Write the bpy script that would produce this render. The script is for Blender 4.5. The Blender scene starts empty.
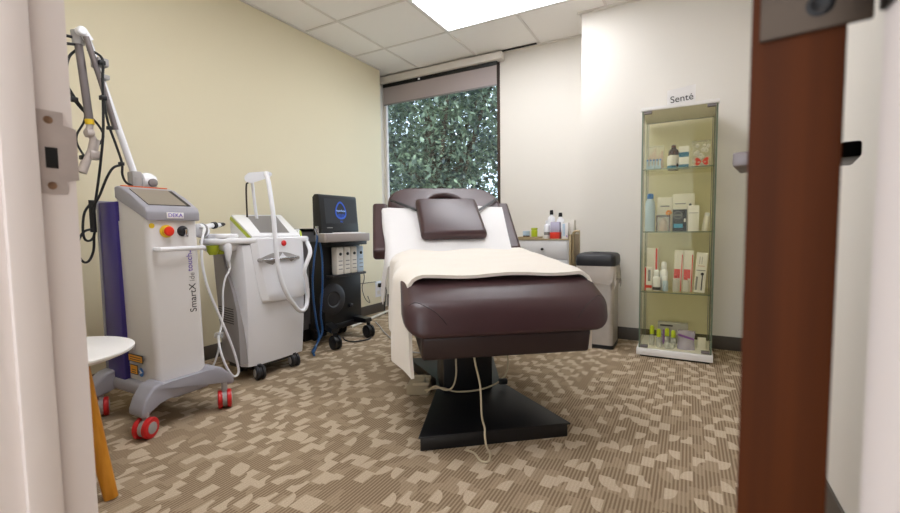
import bpy, bmesh, math, random
from mathutils import Vector, Matrix
from mathutils.bvhtree import BVHTree
random.seed(7)
PI = math.pi
scn = bpy.context.scene
COL = scn.collection
V3 = Vector

# ---------------------------------------------------------------- materials
def _new(name):
    m = bpy.data.materials.new(name); m.use_nodes = True
    nt = m.node_tree
    return m, nt, nt.nodes['Principled BSDF']
def lin(c):
    return tuple((x/12.92 if x <= .04045 else ((x+.055)/1.055)**2.4) for x in [v/255 for v in c])
def P(name, rgb, rough=.5, metal=0., bump=0., bscale=200., var=0., vscale=6., coat=0., spec=.5, sheen=0.):
    m, nt, b = _new(name)
    c = lin(rgb)
    b.inputs['Base Color'].default_value = (*c, 1)
    b.inputs['Roughness'].default_value = rough
    b.inputs['Metallic'].default_value = metal
    b.inputs['Specular IOR Level'].default_value = spec
    b.inputs['Coat Weight'].default_value = coat
    b.inputs['Sheen Weight'].default_value = sheen
    tc = nt.nodes.new('ShaderNodeTexCoord')
    if bump:
        n = nt.nodes.new('ShaderNodeTexNoise'); n.inputs['Scale'].default_value = bscale; n.inputs['Detail'].default_value = 3
        bp = nt.nodes.new('ShaderNodeBump'); bp.inputs['Strength'].default_value = bump; bp.inputs['Distance'].default_value = .002
        nt.links.new(tc.outputs['Object'], n.inputs['Vector']); nt.links.new(n.outputs['Fac'], bp.inputs['Height'])
        nt.links.new(bp.outputs['Normal'], b.inputs['Normal'])
    if var:
        n = nt.nodes.new('ShaderNodeTexNoise'); n.inputs['Scale'].default_value = vscale; n.inputs['Detail'].default_value = 4
        r = nt.nodes.new('ShaderNodeValToRGB')
        r.color_ramp.elements[0].position = .35; r.color_ramp.elements[1].position = .65
        r.color_ramp.elements[0].color = (*[max(0, x*(1-var)) for x in c], 1)
        r.color_ramp.elements[1].color = (*[min(1, x*(1+var)) for x in c], 1)
        nt.links.new(tc.outputs['Object'], n.inputs['Vector']); nt.links.new(n.outputs['Fac'], r.inputs['Fac'])
        nt.links.new(r.outputs['Color'], b.inputs['Base Color'])
    return m
def glass_mat(name, tint, refl=1.0, rough=.02):
    m = bpy.data.materials.new(name); m.use_nodes = True
    nt = m.node_tree; nt.nodes.clear()
    o = nt.nodes.new('ShaderNodeOutputMaterial'); mx = nt.nodes.new('ShaderNodeMixShader')
    t = nt.nodes.new('ShaderNodeBsdfTransparent'); t.inputs['Color'].default_value = (*tint, 1)
    g = nt.nodes.new('ShaderNodeBsdfGlossy'); g.inputs['Roughness'].default_value = rough
    f = nt.nodes.new('ShaderNodeFresnel'); f.inputs['IOR'].default_value = 1.45
    ml = nt.nodes.new('ShaderNodeMath'); ml.operation = 'MULTIPLY'; ml.inputs[1].default_value = refl
    nt.links.new(f.outputs[0], ml.inputs[0]); nt.links.new(ml.outputs[0], mx.inputs['Fac'])
    nt.links.new(t.outputs[0], mx.inputs[1]); nt.links.new(g.outputs[0], mx.inputs[2]); nt.links.new(mx.outputs[0], o.inputs[0])
    return m
def film_mat(name, rgb, alpha, rough=.25):
    m, nt, b = _new(name)
    b.inputs['Base Color'].default_value = (*lin(rgb), 1); b.inputs['Roughness'].default_value = rough
    b.inputs['Alpha'].default_value = alpha
    return m
def emit_mat(name, rgb, s):
    m, nt, b = _new(name)
    b.inputs['Base Color'].default_value = (*lin(rgb), 1)
    b.inputs['Emission Color'].default_value = (*lin(rgb), 1); b.inputs['Emission Strength'].default_value = s
    return m

def carpet_mat():
    m, nt, b = _new('carpet'); N = nt.nodes; L = nt.links
    def M(op, a, b_=None, c=None):
        n = N.new('ShaderNodeMath'); n.operation = op
        for i, x in enumerate((a, b_, c)):
            if x is None: continue
            if isinstance(x, (int, float)): n.inputs[i].default_value = x
            else: L.new(x, n.inputs[i])
        return n.outputs[0]
    tc = N.new('ShaderNodeTexCoord'); sx = N.new('ShaderNodeSeparateXYZ'); L.new(tc.outputs['Object'], sx.inputs[0])
    X, Y = sx.outputs['X'], sx.outputs['Y']
    def layer(cw, cl, ox, oy, seed, plain, alt):
        gx = M('MULTIPLY_ADD', X, 1/cw, ox); ix = M('FLOOR', gx); fx = M('SUBTRACT', gx, ix)
        w1 = N.new('ShaderNodeTexWhiteNoise'); w1.noise_dimensions = '1D'; L.new(M('ADD', ix, seed), w1.inputs['W'])
        gy = M('ADD', M('MULTIPLY_ADD', Y, 1/cl, oy), M('MULTIPLY', w1.outputs['Value'], 2.0)); iy = M('FLOOR', gy); fy = M('SUBTRACT', gy, iy)
        cb = N.new('ShaderNodeCombineXYZ'); L.new(ix, cb.inputs[0]); L.new(iy, cb.inputs[1]); cb.inputs[2].default_value = seed
        w2 = N.new('ShaderNodeTexWhiteNoise'); w2.noise_dimensions = '3D'; L.new(cb.outputs[0], w2.inputs['Vector'])
        sc = N.new('ShaderNodeSeparateColor'); L.new(w2.outputs['Color'], sc.inputs[0])
        r1, r2, r3 = sc.outputs[0], sc.outputs[1], sc.outputs[2]
        hx = M('GREATER_THAN', r2, .5); hy = M('GREATER_THAN', r3, .5)
        qx = M('ABSOLUTE', M('SUBTRACT', fx, hx)); qy = M('ABSOLUTE', M('SUBTRACT', fy, hy))
        d = M('SQRT', M('ADD', M('MULTIPLY', qx, qx), M('MULTIPLY', qy, qy)))
        disc = M('LESS_THAN', d, .95); bite = M('GREATER_THAN', d, .62)
        a = M('MULTIPLY', disc, M('LESS_THAN', r1, plain*.4))
        c_ = M('MULTIPLY', bite, M('MULTIPLY', M('GREATER_THAN', r1, plain*.4), M('LESS_THAN', r1, plain*.75)))
        e = M('MULTIPLY', M('GREATER_THAN', r1, plain*.75), M('LESS_THAN', r1, plain))
        par = M('LESS_THAN', M('ABSOLUTE', M('SUBTRACT', M('MODULO', M('ABSOLUTE', iy), 2.0), 1.0)), .5)
        return M('MULTIPLY', M('ADD', M('ADD', a, c_), e), par)
    cream = layer(.040, .068, .3, .1, 3.0, .72, True)
    mid = layer(.047, .080, .7, .4, 11.0, .8, True)
    # ribs run along the room
    st = M('MULTIPLY_ADD', M('SINE', M('MULTIPLY', X, 2*PI/.0118)), .5, .5)
    def rgbmix(f, c1, c2):
        n = N.new('ShaderNodeMix'); n.data_type = 'RGBA'
        L.new(f, n.inputs[0]) if not isinstance(f, (int, float)) else None
        for i, c in ((6, c1), (7, c2)):
            if isinstance(c, tuple): n.inputs[i].default_value = (*lin(c), 1)
            else: L.new(c, n.inputs[i])
        return n.outputs[2]
    brown = rgbmix(st, (126, 106, 84), (168, 148, 123))
    tan = rgbmix(st, (152, 132, 108), (172, 152, 127))
    base = rgbmix(mid, brown, tan)
    crm = rgbmix(st, (189, 170, 146), (195, 177, 153))
    colr = rgbmix(cream, base, crm)
    nz = N.new('ShaderNodeTexNoise'); nz.inputs['Scale'].default_value = 260; nz.inputs['Detail'].default_value = 2
    L.new(tc.outputs['Object'], nz.inputs['Vector'])
    mul = N.new('ShaderNodeMix'); mul.data_type = 'RGBA'; mul.blend_type = 'MULTIPLY'; mul.inputs[0].default_value = .5
    L.new(colr, mul.inputs[6]); L.new(nz.outputs['Fac'], mul.inputs[7])
    br = N.new('ShaderNodeBrightContrast'); br.inputs['Bright'].default_value = 0.0
    g = N.new('ShaderNodeMix'); g.data_type = 'RGBA'; g.blend_type = 'MULTIPLY'; g.inputs[0].default_value = 1; g.inputs[7].default_value = (1.36, 1.36, 1.36, 1)
    g.clamp_result = False
    L.new(mul.outputs[2], g.inputs[6]); L.new(g.outputs[2], b.inputs['Base Color'])
    b.inputs['Roughness'].default_value = .95; b.inputs['Specular IOR Level'].default_value = .1
    bp = N.new('ShaderNodeBump'); bp.inputs['Strength'].default_value = .35; bp.inputs['Distance'].default_value = .003
    L.new(M('ADD', st, nz.outputs['Fac']), bp.inputs['Height']); L.new(bp.outputs['Normal'], b.inputs['Normal'])
    return m
def wood_mat(name, c1, c2, scale=(30, 30, 1.2), rough=.35):
    m, nt, b = _new(name); N = nt.nodes; L = nt.links; b.inputs['Specular IOR Level'].default_value = .12
    tc = N.new('ShaderNodeTexCoord'); mp = N.new('ShaderNodeMapping'); mp.inputs['Scale'].default_value = scale
    n = N.new('ShaderNodeTexNoise'); n.inputs['Scale'].default_value = 2; n.inputs['Detail'].default_value = 5
    r = N.new('ShaderNodeValToRGB'); r.color_ramp.elements[0].position = .3; r.color_ramp.elements[1].position = .7
    r.color_ramp.elements[0].color = (*lin(c1), 1); r.color_ramp.elements[1].color = (*lin(c2), 1)
    L.new(tc.outputs['Object'], mp.inputs[0]); L.new(mp.outputs[0], n.inputs['Vector']); L.new(n.outputs['Fac'], r.inputs[0]); L.new(r.outputs[0], b.inputs['Base Color'])
    b.inputs['Roughness'].default_value = rough
    return m
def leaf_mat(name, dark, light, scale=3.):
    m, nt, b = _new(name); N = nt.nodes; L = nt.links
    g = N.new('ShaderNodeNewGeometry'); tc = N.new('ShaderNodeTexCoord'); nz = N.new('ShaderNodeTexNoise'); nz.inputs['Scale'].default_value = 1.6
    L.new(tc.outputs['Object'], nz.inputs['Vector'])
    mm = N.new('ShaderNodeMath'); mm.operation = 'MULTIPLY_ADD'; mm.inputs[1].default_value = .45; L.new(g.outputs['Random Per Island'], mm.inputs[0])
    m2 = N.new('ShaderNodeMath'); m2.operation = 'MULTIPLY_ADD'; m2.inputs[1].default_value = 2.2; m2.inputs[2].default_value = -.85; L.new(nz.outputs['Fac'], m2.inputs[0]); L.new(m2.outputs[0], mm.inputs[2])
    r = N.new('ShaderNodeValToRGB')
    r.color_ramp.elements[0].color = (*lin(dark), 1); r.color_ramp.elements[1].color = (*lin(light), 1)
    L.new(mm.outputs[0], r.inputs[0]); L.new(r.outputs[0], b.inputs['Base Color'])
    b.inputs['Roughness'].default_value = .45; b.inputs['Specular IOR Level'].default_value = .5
    return m

M = dict(
    wall_yellow=P('wall_paint_yellow', (231, 220, 190), .75, bump=.08, bscale=300),
    wall_cream=P('wall_paint_cream', (229, 223, 214), .75, bump=.08, bscale=300),
    white_paint=P('white_trim_paint', (222, 212, 208), .45, bump=.04, bscale=90),
    ceiling=P('ceiling_tile', (247, 242, 237), .9, bump=.5, bscale=160),
    tbar=P('ceiling_bar_paint', (226, 219, 212), .5),
    basebd=P('baseboard_vinyl', (84, 76, 68), .5),
    carpet=carpet_mat(),
    door=wood_mat('door_veneer', (54, 22, 2), (72, 32, 4), rough=.6),
    bronze=P('dark_bronze', (62, 50, 40), .45, .6, var=.25, vscale=40),
    black_metal=P('black_metal', (26, 24, 24), .4, .6),
    steel=P('satin_steel', (192, 180, 174), .4, .35, var=.06, vscale=30),
    nickel=P('satin_nickel', (128, 120, 120), .45, .6),
    dark_hole=P('dark_recess', (14, 12, 11), .9),
    brass=P('aged_screw', (160, 130, 105), .4, .9),
    winframe=P('window_bronze', (70, 56, 50), .45, .3),
    blindw=P('blind_cassette_white', (225, 218, 210), .5),
    blindf=P('blind_fabric', (172, 160, 158), .9, bump=.2, bscale=600),
    leather=P('brown_leather', (64, 41, 43), .38, bump=.12, bscale=260, var=.05, spec=.5),
    leather_dk=P('brown_vinyl_base', (42, 26, 26), .5),
    towel=P('white_towel', (226, 223, 222), .95, bump=.35, bscale=420, sheen=.2),
    blanket=P('cream_fleece', (234, 225, 213), 1., bump=.5, bscale=350, sheen=.4),
    base_black=P('black_powder_coat', (14, 14, 17), .38),
    cord_beige=P('beige_cord', (196, 180, 150), .6),
    ctrl=P('beige_plastic', (170, 155, 128), .6),
    black_pl=P('black_plastic', (11, 11, 13), .45),
    charcoal=P('charcoal_plastic', (34, 33, 37), .5),
    laser_body=P('warm_white_enamel', (226, 222, 220), .38),
    laser_gray=P('blue_grey_plastic', (158, 156, 164), .42),
    purple=P('deep_violet_enamel', (58, 46, 128), .35),
    screen_gr=P('dull_screen_glass', (138, 128, 116), .3),
    red=P('glossy_red', (205, 28, 30), .35),
    estop=P('signal_red', (232, 46, 20), .35),
    yellow=P('signal_yellow', (228, 190, 30), .5),
    orange=P('orange_strip', (226, 106, 44), .5),
    orange_st=P('warning_orange', (232, 160, 40), .5),
    white_pl=P('white_plastic', (238, 238, 242), .35),
    white_glossy=P('white_gloss', (242, 242, 245), .22),
    grey_pl=P('light_grey_plastic', (170, 166, 164), .45),
    panel_grey=P('panel_grey', (160, 156, 156), .5),
    midgrey=P('mid_grey_plastic', (128, 124, 124), .5),
    lime=P('lime_plastic', (176, 188, 44), .4),
    lime_br=P('bright_lime', (200, 216, 48), .4),
    blue_hose=P('blue_hose', (30, 78, 130), .3),
    blue_label=P('blue_print', (58, 116, 190), .5),
    logo=emit_mat('screen_blue', (36, 76, 170), .3),
    logo_w=emit_mat('screen_white', (150, 180, 235), .4),
    scr_bk=emit_mat('screen_black', (26, 26, 30), .25),
    tray=P('silver_tray', (170, 160, 156), .35, .35),
    chrome=P('chrome', (200, 200, 205), .15, 1.),
    purple_txt=P('violet_print', (110, 86, 190), .6),
    dark_txt=P('dark_print', (48, 44, 46), .6),
    paper=P('white_paper', (238, 234, 232), .8),
    table_white=P('white_laminate', (238, 234, 230), .35),
    table_edge=P('laminate_edge', (222, 208, 190), .5),
    stool_wood=wood_mat('honey_wood', (196, 128, 40), (216, 150, 58)),
    cart_white=P('white_cabinet', (222, 220, 220), .45),
    gold=P('champagne_metal', (178, 160, 126), .4, .5),
    stainless=P('brushed_stainless', (192, 185, 178), .36, .55, var=.05, vscale=15),
    bag=film_mat('bin_bag', (226, 216, 206), .55),
    clearbag=film_mat('clear_bag', (236, 234, 232), .16, .15),
    lilacbag=film_mat('lilac_bag', (220, 210, 246), .45, .15),
    clearpl=film_mat('clear_plastic', (232, 234, 236), .30, .1),
    lilac_clear=film_mat('lilac_plastic', (206, 200, 226), .8, .15),
    redpack=P('red_pack', (214, 52, 30), .45),
    peach=P('pale_pink_pack', (216, 186, 170), .5),
    brown_gl=P('brown_glass', (70, 36, 22), .15),
    teal=P('teal_pack', (30, 104, 136), .5),
    paleblue=P('pale_blue_pack', (186, 206, 226), .4),
    blackpack=P('black_pack', (22, 19, 20), .35),
    cyan=P('cyan_label', (70, 160, 196), .5),
    greyprint=P('grey_print', (140, 138, 136), .6),
    ivory=P('ivory_pack', (228, 222, 212), .5),
    violet=P('violet_print_strip', (140, 84, 180), .5),
    flower=P('orange_petals', (232, 150, 70), .6),
    glass_win=glass_mat('window_glass', (.86, .93, .98), .6),
    glass_cab=glass_mat('greenish_glass', (.985, .98, .905), .30),
    glass_edge=P('glass_edge_green', (110, 124, 108), .2),
    lens=emit_mat('lamp_diffuser', (246, 249, 255), 9.),
    added_hall_lens=emit_mat('added_hall_diffuser', (255, 246, 240), 3.3),
    lampframe=P('lamp_frame_white', (235, 232, 230), .5),
    bark=P('bark', (70, 58, 46), .9, bump=.6, bscale=30),
    bounce_ground=P('pale_bounce_ground', (196, 192, 184), .9, var=.08, vscale=2),
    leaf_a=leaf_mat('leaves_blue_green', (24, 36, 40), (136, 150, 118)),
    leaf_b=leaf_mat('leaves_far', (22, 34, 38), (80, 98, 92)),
)

# ---------------------------------------------------------------- builders
I4 = Matrix.Identity(4)
def world_of(o):
    m = o.matrix_basis.copy()
    return world_of(o.parent) @ m if o.parent else m
def thing(name, label, cat, loc=(0, 0, 0), group=None):
    o = bpy.data.objects.new(name, None); COL.objects.link(o)
    o.location = loc; o.empty_display_size = .1
    o['label'] = label; o['category'] = cat
    if group: o['group'] = group
    return o
def tag(o, label, cat, group=None):
    o['label'] = label; o['category'] = cat
    if group: o['group'] = group
    return o
def finish(name, me, m, parent=None, frame=I4, sharp=35, label=None, kind=None, origin=None):
    me.name = name
    W = frame
    if parent: W = world_of(parent).inverted() @ frame
    o = bpy.data.objects.new(name, me); COL.objects.link(o)
    if parent: o.parent = parent
    elif origin is not None:
        o.location = origin; W = Matrix.Translation(-Vector(origin)) @ frame
    me.transform(W)
    if m is not None:
        me.materials.clear(); me.materials.append(m)
    if sharp:
        for p in me.polygons: p.use_smooth = True
        me.set_sharp_from_angle(angle=math.radians(sharp))
    if label: o['label'] = label
    if kind: o['kind'] = kind
    return o
def obj(name, bm, m, parent=None, frame=I4, sharp=35, label=None, kind=None, origin=None, fixn=True):
    if fixn: bmesh.ops.recalc_face_normals(bm, faces=bm.faces)
    me = bpy.data.meshes.new(name); bm.to_mesh(me); bm.free()
    return finish(name, me, m, parent, frame, sharp, label, kind, origin)
def B(): return bmesh.new()
def box(bm, x, y, z, bev=0, seg=2):
    r = bmesh.ops.create_cube(bm, size=1)
    vs = r['verts']
    for v in vs:
        v.co = V3(((x[0]+x[1])/2+v.co.x*(x[1]-x[0]), (y[0]+y[1])/2+v.co.y*(y[1]-y[0]), (z[0]+z[1])/2+v.co.z*(z[1]-z[0])))
    if bev:
        es = list({e for v in vs for e in v.link_edges})
        bmesh.ops.bevel(bm, geom=es, offset=bev, segments=seg, profile=.5, affect='EDGES', clamp_overlap=True)
    return bm
def bx(x, y, z, bev=0, seg=2): return box(B(), x, y, z, bev, seg)
def ring_loft(bm, rings, cap=True, closed=False):
    vs = [[bm.verts.new(p) for p in r] for r in rings]
    n = len(vs[0])
    pairs = list(zip(vs[:-1], vs[1:])) + ([(vs[-1], vs[0])] if closed else [])
    for a, b in pairs:
        for i in range(n):
            bm.faces.new((a[i], a[(i+1) % n], b[(i+1) % n], b[i]))
    if cap and not closed:
        bm.faces.new(list(reversed(vs[0]))); bm.faces.new(vs[-1])
    return bm
def basis(d):
    d = V3(d).normalized()
    a = V3((0, 0, 1)) if abs(d.z) < .9 else V3((1, 0, 0))
    s = d.cross(a).normalized(); t = s.cross(d).normalized()
    return s, t, d
def cyl(bm, p0, p1, r0, r1=None, n=20):
    r1 = r0 if r1 is None else r1
    p0, p1 = V3(p0), V3(p1); s, t, d = basis(p1-p0)
    cs = [(math.cos(2*PI*i/n), math.sin(2*PI*i/n)) for i in range(n)]
    return ring_loft(bm, [[p0+(s*c+t*q)*r0 for c, q in cs], [p1+(s*c+t*q)*r1 for c, q in cs]])
def lathe(bm, base, axis, prof, n=24):
    """prof: list of (radius, distance along the axis)"""
    base = V3(base); s, t, d = basis(axis)
    cs = [(math.cos(2*PI*i/n), math.sin(2*PI*i/n)) for i in range(n)]
    return ring_loft(bm, [[base+d*h+(s*c+t*q)*max(r, .0003) for c, q in cs] for r, h in prof])
def smooth_path(pts, k=5):
    pts = [V3(p) for p in pts]
    if len(pts) < 3: return pts
    out = []
    ext = [pts[0]*2-pts[1]] + pts + [pts[-1]*2-pts[-2]]
    for i in range(1, len(ext)-2):
        a, b, c, d = ext[i-1:i+3]
        for j in range(k):
            t = j/k
            out.append(.5*((2*b)+(c-a)*t+(2*a-5*b+4*c-d)*t*t+(3*b-a-3*c+d)*t**3))
    out.append(pts[-1]); return out
def tube(bm, pts, r, n=8, k=5, smooth=True):
    pts = smooth_path(pts, k) if smooth else [V3(p) for p in pts]
    rr = r if callable(r) else (lambda t: r)
    T = []
    for i in range(len(pts)):
        a = pts[max(0, i-1)]; b = pts[min(len(pts)-1, i+1)]
        d = b-a; T.append(d.normalized() if d.length > 1e-9 else V3((0, 0, 1)))
    s, t, _ = basis(T[0]); rings = []
    for i, p in enumerate(pts):
        if i:
            q = T[i-1].rotation_difference(T[i]); s = q @ s
        s = (s-T[i]*s.dot(T[i])).normalized(); t = T[i].cross(s)
        w = rr(i/(len(pts)-1))
        rings.append([p+(s*math.cos(2*PI*j/n)+t*math.sin(2*PI*j/n))*w for j in range(n)])
    return ring_loft(bm, rings)
def prism(bm, poly, axis, lo, hi, bev=0, seg=2):
    """poly: 2-D points in the two axes other than `axis` (in x,y,z order)"""
    def mk(p, h):
        c = [0, 0, 0]; o = [i for i in range(3) if i != axis]
        c[o[0]], c[o[1]], c[axis] = p[0], p[1], h
        return V3(c)
    n0 = len(bm.verts)
    a = [bm.verts.new(mk(p, lo)) for p in poly]; b = [bm.verts.new(mk(p, hi)) for p in poly]
    n = len(poly); fs = []
    for i in range(n): fs.append(bm.faces.new((a[i], a[(i+1) % n], b[(i+1) % n], b[i])))
    bm.faces.new(list(reversed(a))); bm.faces.new(b)
    if bev:
        es = list({e for v in a+b for e in v.link_edges})
        bmesh.ops.bevel(bm, geom=es, offset=bev, segments=seg, profile=.5, affect='EDGES', clamp_overlap=True)
    return bm
def slab(bm, quad, th, bev=0):
    """a plate whose outer face is the polygon `quad`, thickness th behind it"""
    q = [V3(p) for p in quad]
    n = (q[1]-q[0]).cross(q[2]-q[1]).normalized()
    a = [bm.verts.new(p) for p in q]; b = [bm.verts.new(p-n*th) for p in q]
    k = len(q)
    for i in range(k): bm.faces.new((a[i], a[(i+1) % k], b[(i+1) % k], b[i]))
    bm.faces.new(a); bm.faces.new(list(reversed(b)))
    if bev:
        es = list({e for v in a+b for e in v.link_edges})
        bmesh.ops.bevel(bm, geom=es, offset=bev, segments=2, profile=.5, affect='EDGES', clamp_overlap=True)
    return bm
def rrect(x0, x1, y0, y1, r, n=6):
    out = []
    for cx, cy, a0 in ((x1-r, y1-r, 0), (x0+r, y1-r, 90), (x0+r, y0+r, 180), (x1-r, y0+r, 270)):
        for i in range(n+1):
            a = math.radians(a0+90*i/n); out.append((cx+r*math.cos(a), cy+r*math.sin(a)))
    return out
def pad_mesh(outline, holes, thick, bev, res=4):
    """flat upholstered shape with a rounded edge, lying between z=-thick and z=0 of its frame"""
    c = bpy.data.curves.new('pad', 'CURVE'); c.dimensions = '2D'; c.fill_mode = 'BOTH'
    for loop in [outline]+holes:
        s = c.splines.new('POLY'); s.points.add(len(loop)-1); s.use_cyclic_u = True
        for p, q in zip(s.points, loop): p.co = (q[0], q[1], 0, 1)
    c.extrude = thick/2-bev; c.bevel_depth = bev; c.bevel_resolution = res; c.offset = -bev
    o = bpy.data.objects.new('pad', c); COL.objects.link(o)
    dg = bpy.context.evaluated_depsgraph_get()
    me = bpy.data.meshes.new_from_object(o.evaluated_get(dg))
    bpy.data.objects.remove(o); bpy.data.curves.remove(c)
    me.transform(Matrix.Translation((0, 0, -thick/2)))
    return me
def text_mesh(s, size, depth=.0006):
    c = bpy.data.curves.new('lettering', 'FONT'); c.body = s; c.size = size; c.extrude = depth
    c.align_x = 'CENTER'; c.align_y = 'CENTER'
    o = bpy.data.objects.new('lettering', c); COL.objects.link(o)
    dg = bpy.context.evaluated_depsgraph_get()
    me = bpy.data.meshes.new_from_object(o.evaluated_get(dg))
    bpy.data.objects.remove(o); bpy.data.curves.remove(c)
    return me
def frame3(o, x, y):
    x = V3(x).normalized(); y = V3(y); y = (y-x*y.dot(x)).normalized(); z = x.cross(y)
    m = Matrix((x, y, z)).transposed().to_4x4(); m.translation = V3(o)
    return m
def sheet(fn, nu, nv, th):
    bm = B(); g = [[bm.verts.new(fn(i/nu, j/nv)) for j in range(nv+1)] for i in range(nu+1)]
    for i in range(nu):
        for j in range(nv): bm.faces.new((g[i][j], g[i+1][j], g[i+1][j+1], g[i][j+1]))
    bmesh.ops.recalc_face_normals(bm, faces=bm.faces)
    bmesh.ops.solidify(bm, geom=bm.faces[:], thickness=th)
    return bm
def dup(root, loc, label=None):
    r = root.copy(); COL.objects.link(r); r.location = loc
    if label: r['label'] = label
    for ch in list(root.children):
        c = ch.copy(); COL.objects.link(c); c.parent = r
        for g in ch.children:
            d = g.copy(); COL.objects.link(d); d.parent = c
    return r
def struct(name, bm, m, parent=None, sharp=35):
    return obj(name, bm, m, parent, sharp=sharp, kind=None if parent else 'structure')

def caster(root, c, r, w, yaw, wheel_m, hub_m, fork_m, top):
    """twin-wheel caster touching the floor at c"""
    ca, sa = math.cos(yaw), math.sin(yaw); ax = V3((-sa, ca, 0)); fw = V3((ca, sa, 0))
    c = V3(c); ctr = c+V3((0, 0, r))
    f = B()
    cyl(f, ctr+V3((0, 0, -.2*r))-fw*.1*r, (ctr.x, ctr.y, top), r*.3, n=12)
    s = ax*(w*.16)
    cyl(f, ctr-s, ctr+s, r*.82, n=16)
    cs = obj('caster', f, fork_m, root)
    for sg in (-1, 1):
        b = B(); p = ctr+ax*(sg*w*.33)
        lathe(b, p-ax*w*.17, ax, [(r*.5, 0), (r*.9, .0), (r, w*.06), (r, w*.28), (r*.9, w*.34), (r*.5, w*.34)], 24)
        wh = obj('wheel', b, wheel_m, cs)
    for sg in (-1, 1):
        b = B(); p = ctr+ax*(sg*w*.5)
        lathe(b, p-ax*.003, ax, [(r*.58, 0), (r*.55, .005), (r*.2, .006)], 20)
        obj('hub_cap', b, hub_m, cs)
    return cs

# ================================================================ the room
XL, XR, YB, YP, XP, ZC = -2.75, .37, 3.80, 3.416, -.734, 2.433
YF0, YF1 = .195, .315
struct('floor', bx((-3.0, .5), (-1.6, 4.0), (-.05, 0)), M['carpet'])
struct('ceiling', bx((-4.5, 1.6), (-3.4, 3.95), (ZC, ZC+.05)), M['ceiling'])  # slab carried out past the walls to block the sun
struct('wall_left', bx((-2.95, XL), (YF0, 3.575), (0, ZC)), M['wall_yellow'])
struct('wall_right', bx((XR, .5), (-1.6, 4.0), (0, ZC)), M['wall_cream'])
struct('wall_pier', bx((XP, XR), (YP, 3.95), (0, ZC)), M['wall_cream'])
WX0, WX1, WZ0, WZ1 = -2.862, -1.548, .30, 2.36
b = B(); box(b, (-3.0, WX0-.10), (YB, YB+.12), (0, ZC)); box(b, (WX0-.10, WX0), (YB, YB+.05), (0, ZC)); box(b, (WX1, XP), (YB, YB+.12), (0, ZC))
box(b, (WX0, WX1), (YB, YB+.12), (0, WZ0)); box(b, (WX0, WX1), (YB, YB+.12), (WZ1, ZC))
struct('wall_back', b, M['wall_cream'])
struct('wall_recess', bx((-2.95, -2.88), (3.575, YB), (0, ZC)), M['wall_cream'])
JL, JR = -.84, .088
b = B(); box(b, (XL, JL-.02), (YF0, YF1), (0, ZC)); box(b, (JR+.02, XR), (YF0, YF1), (0, ZC)); box(b, (JL-.02, JR+.02), (YF0, YF1), (2.10, ZC))
struct('wall_front', b, M['wall_cream'])
# ceiling grid
b = B()
XS = [-2.39, -1.757, -1.163, -.56, .045]; YS = [3.185, 2.60, 2.0, 1.39, .78]
for x in XS: box(b, (x-.009, x+.009), (YF1, YB), (ZC-.006, ZC+.002))
for y in YS: box(b, (XL, XR), (y-.009, y+.009), (ZC-.0062, ZC+.002))
struct('trim_1', b, M['tbar'])
b = B()
box(b, (XL, XL+.02), (YF1, 3.575), (ZC-.008, ZC)); box(b, (-2.88, XP), (YB-.02, YB), (ZC-.008, ZC)); box(b, (XP-.02, XP), (YP, YB), (ZC-.008, ZC))
box(b, (XP-.03, XR), (YP-.022, YP), (ZC-.012, ZC)); box(b, (XR-.02, XR), (YF1, YP), (ZC-.008, ZC))
struct('trim_2', b, M['tbar'])
struct('trim_3', bx((-1.757, -1.19), (YB-.055, YB-.03), (ZC-.0075, ZC-.004)), M['dark_hole'])
# baseboards
struct('baseboard_left', bx((XL, XL+.008), (YF1, 3.575), (0, .092), .002), M['basebd'])
struct('baseboard_back', bx((-2.88, XP), (YB-.008, YB), (0, .13), .002), M['basebd'])
struct('baseboard_pier', bx((XP, XR), (YP-.008, YP), (0, .092), .002), M['basebd'])
struct('baseboard_right', bx((XR-.008, XR), (YF1, YP-.008), (0, .092), .002), M['basebd'])
# window
b = B(); f = .04
box(b, (WX0, WX0+.018), (YB-.005, YB+.03), (WZ0, WZ1)); 
wf = struct('window_1', b, M['white_paint'])
b = B()
box(b, (WX1-.028, WX1), (YB-.005, YB+.07), (WZ0, WZ1)); box(b, (WX0+.018, WX1-.028), (YB+.02, YB+.07), (WZ1-.05, WZ1)); box(b, (WX0+.018, WX1-.028), (YB+.0, YB+.07), (WZ0, WZ0+.05))
obj('window_frame', b, M['winframe'], wf)
obj('window_pane', bx((WX0+.018, WX1-.028), (YB+.022, YB+.028), (WZ0+.05, WZ1-.05)), M['glass_win'], wf)
# roller blind
t = thing('roller_blind', 'grey roller blind rolled nearly up in a white headrail over the window', 'blind', (-2.2, YB-.04, 2.3))
obj('headrail', bx((-2.876, -1.50), (YB-.085, YB-.004), (2.352, 2.418), .006), M['blindw'], t)
obj('dark_gap_strip', bx((-2.85, -1.56), (YB-.05, YB-.02), (2.318, 2.354), .006), M['black_pl'], t)  # black strip drawn in as the dark gap below the headrail
obj('blind_fabric', bx((-2.845, -1.566), (YB-.038, YB-.034), (2.147, 2.325)), M['blindf'], t)
obj('hem_bar', bx((-2.845, -1.566), (YB-.042, YB-.030), (2.134, 2.15), .003), M['midgrey'], t)
obj('chain_clip', bx((-2.405, -2.385), (YB-.06, YB-.035), (2.325, 2.342), .003), M['white_pl'], t)

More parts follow.
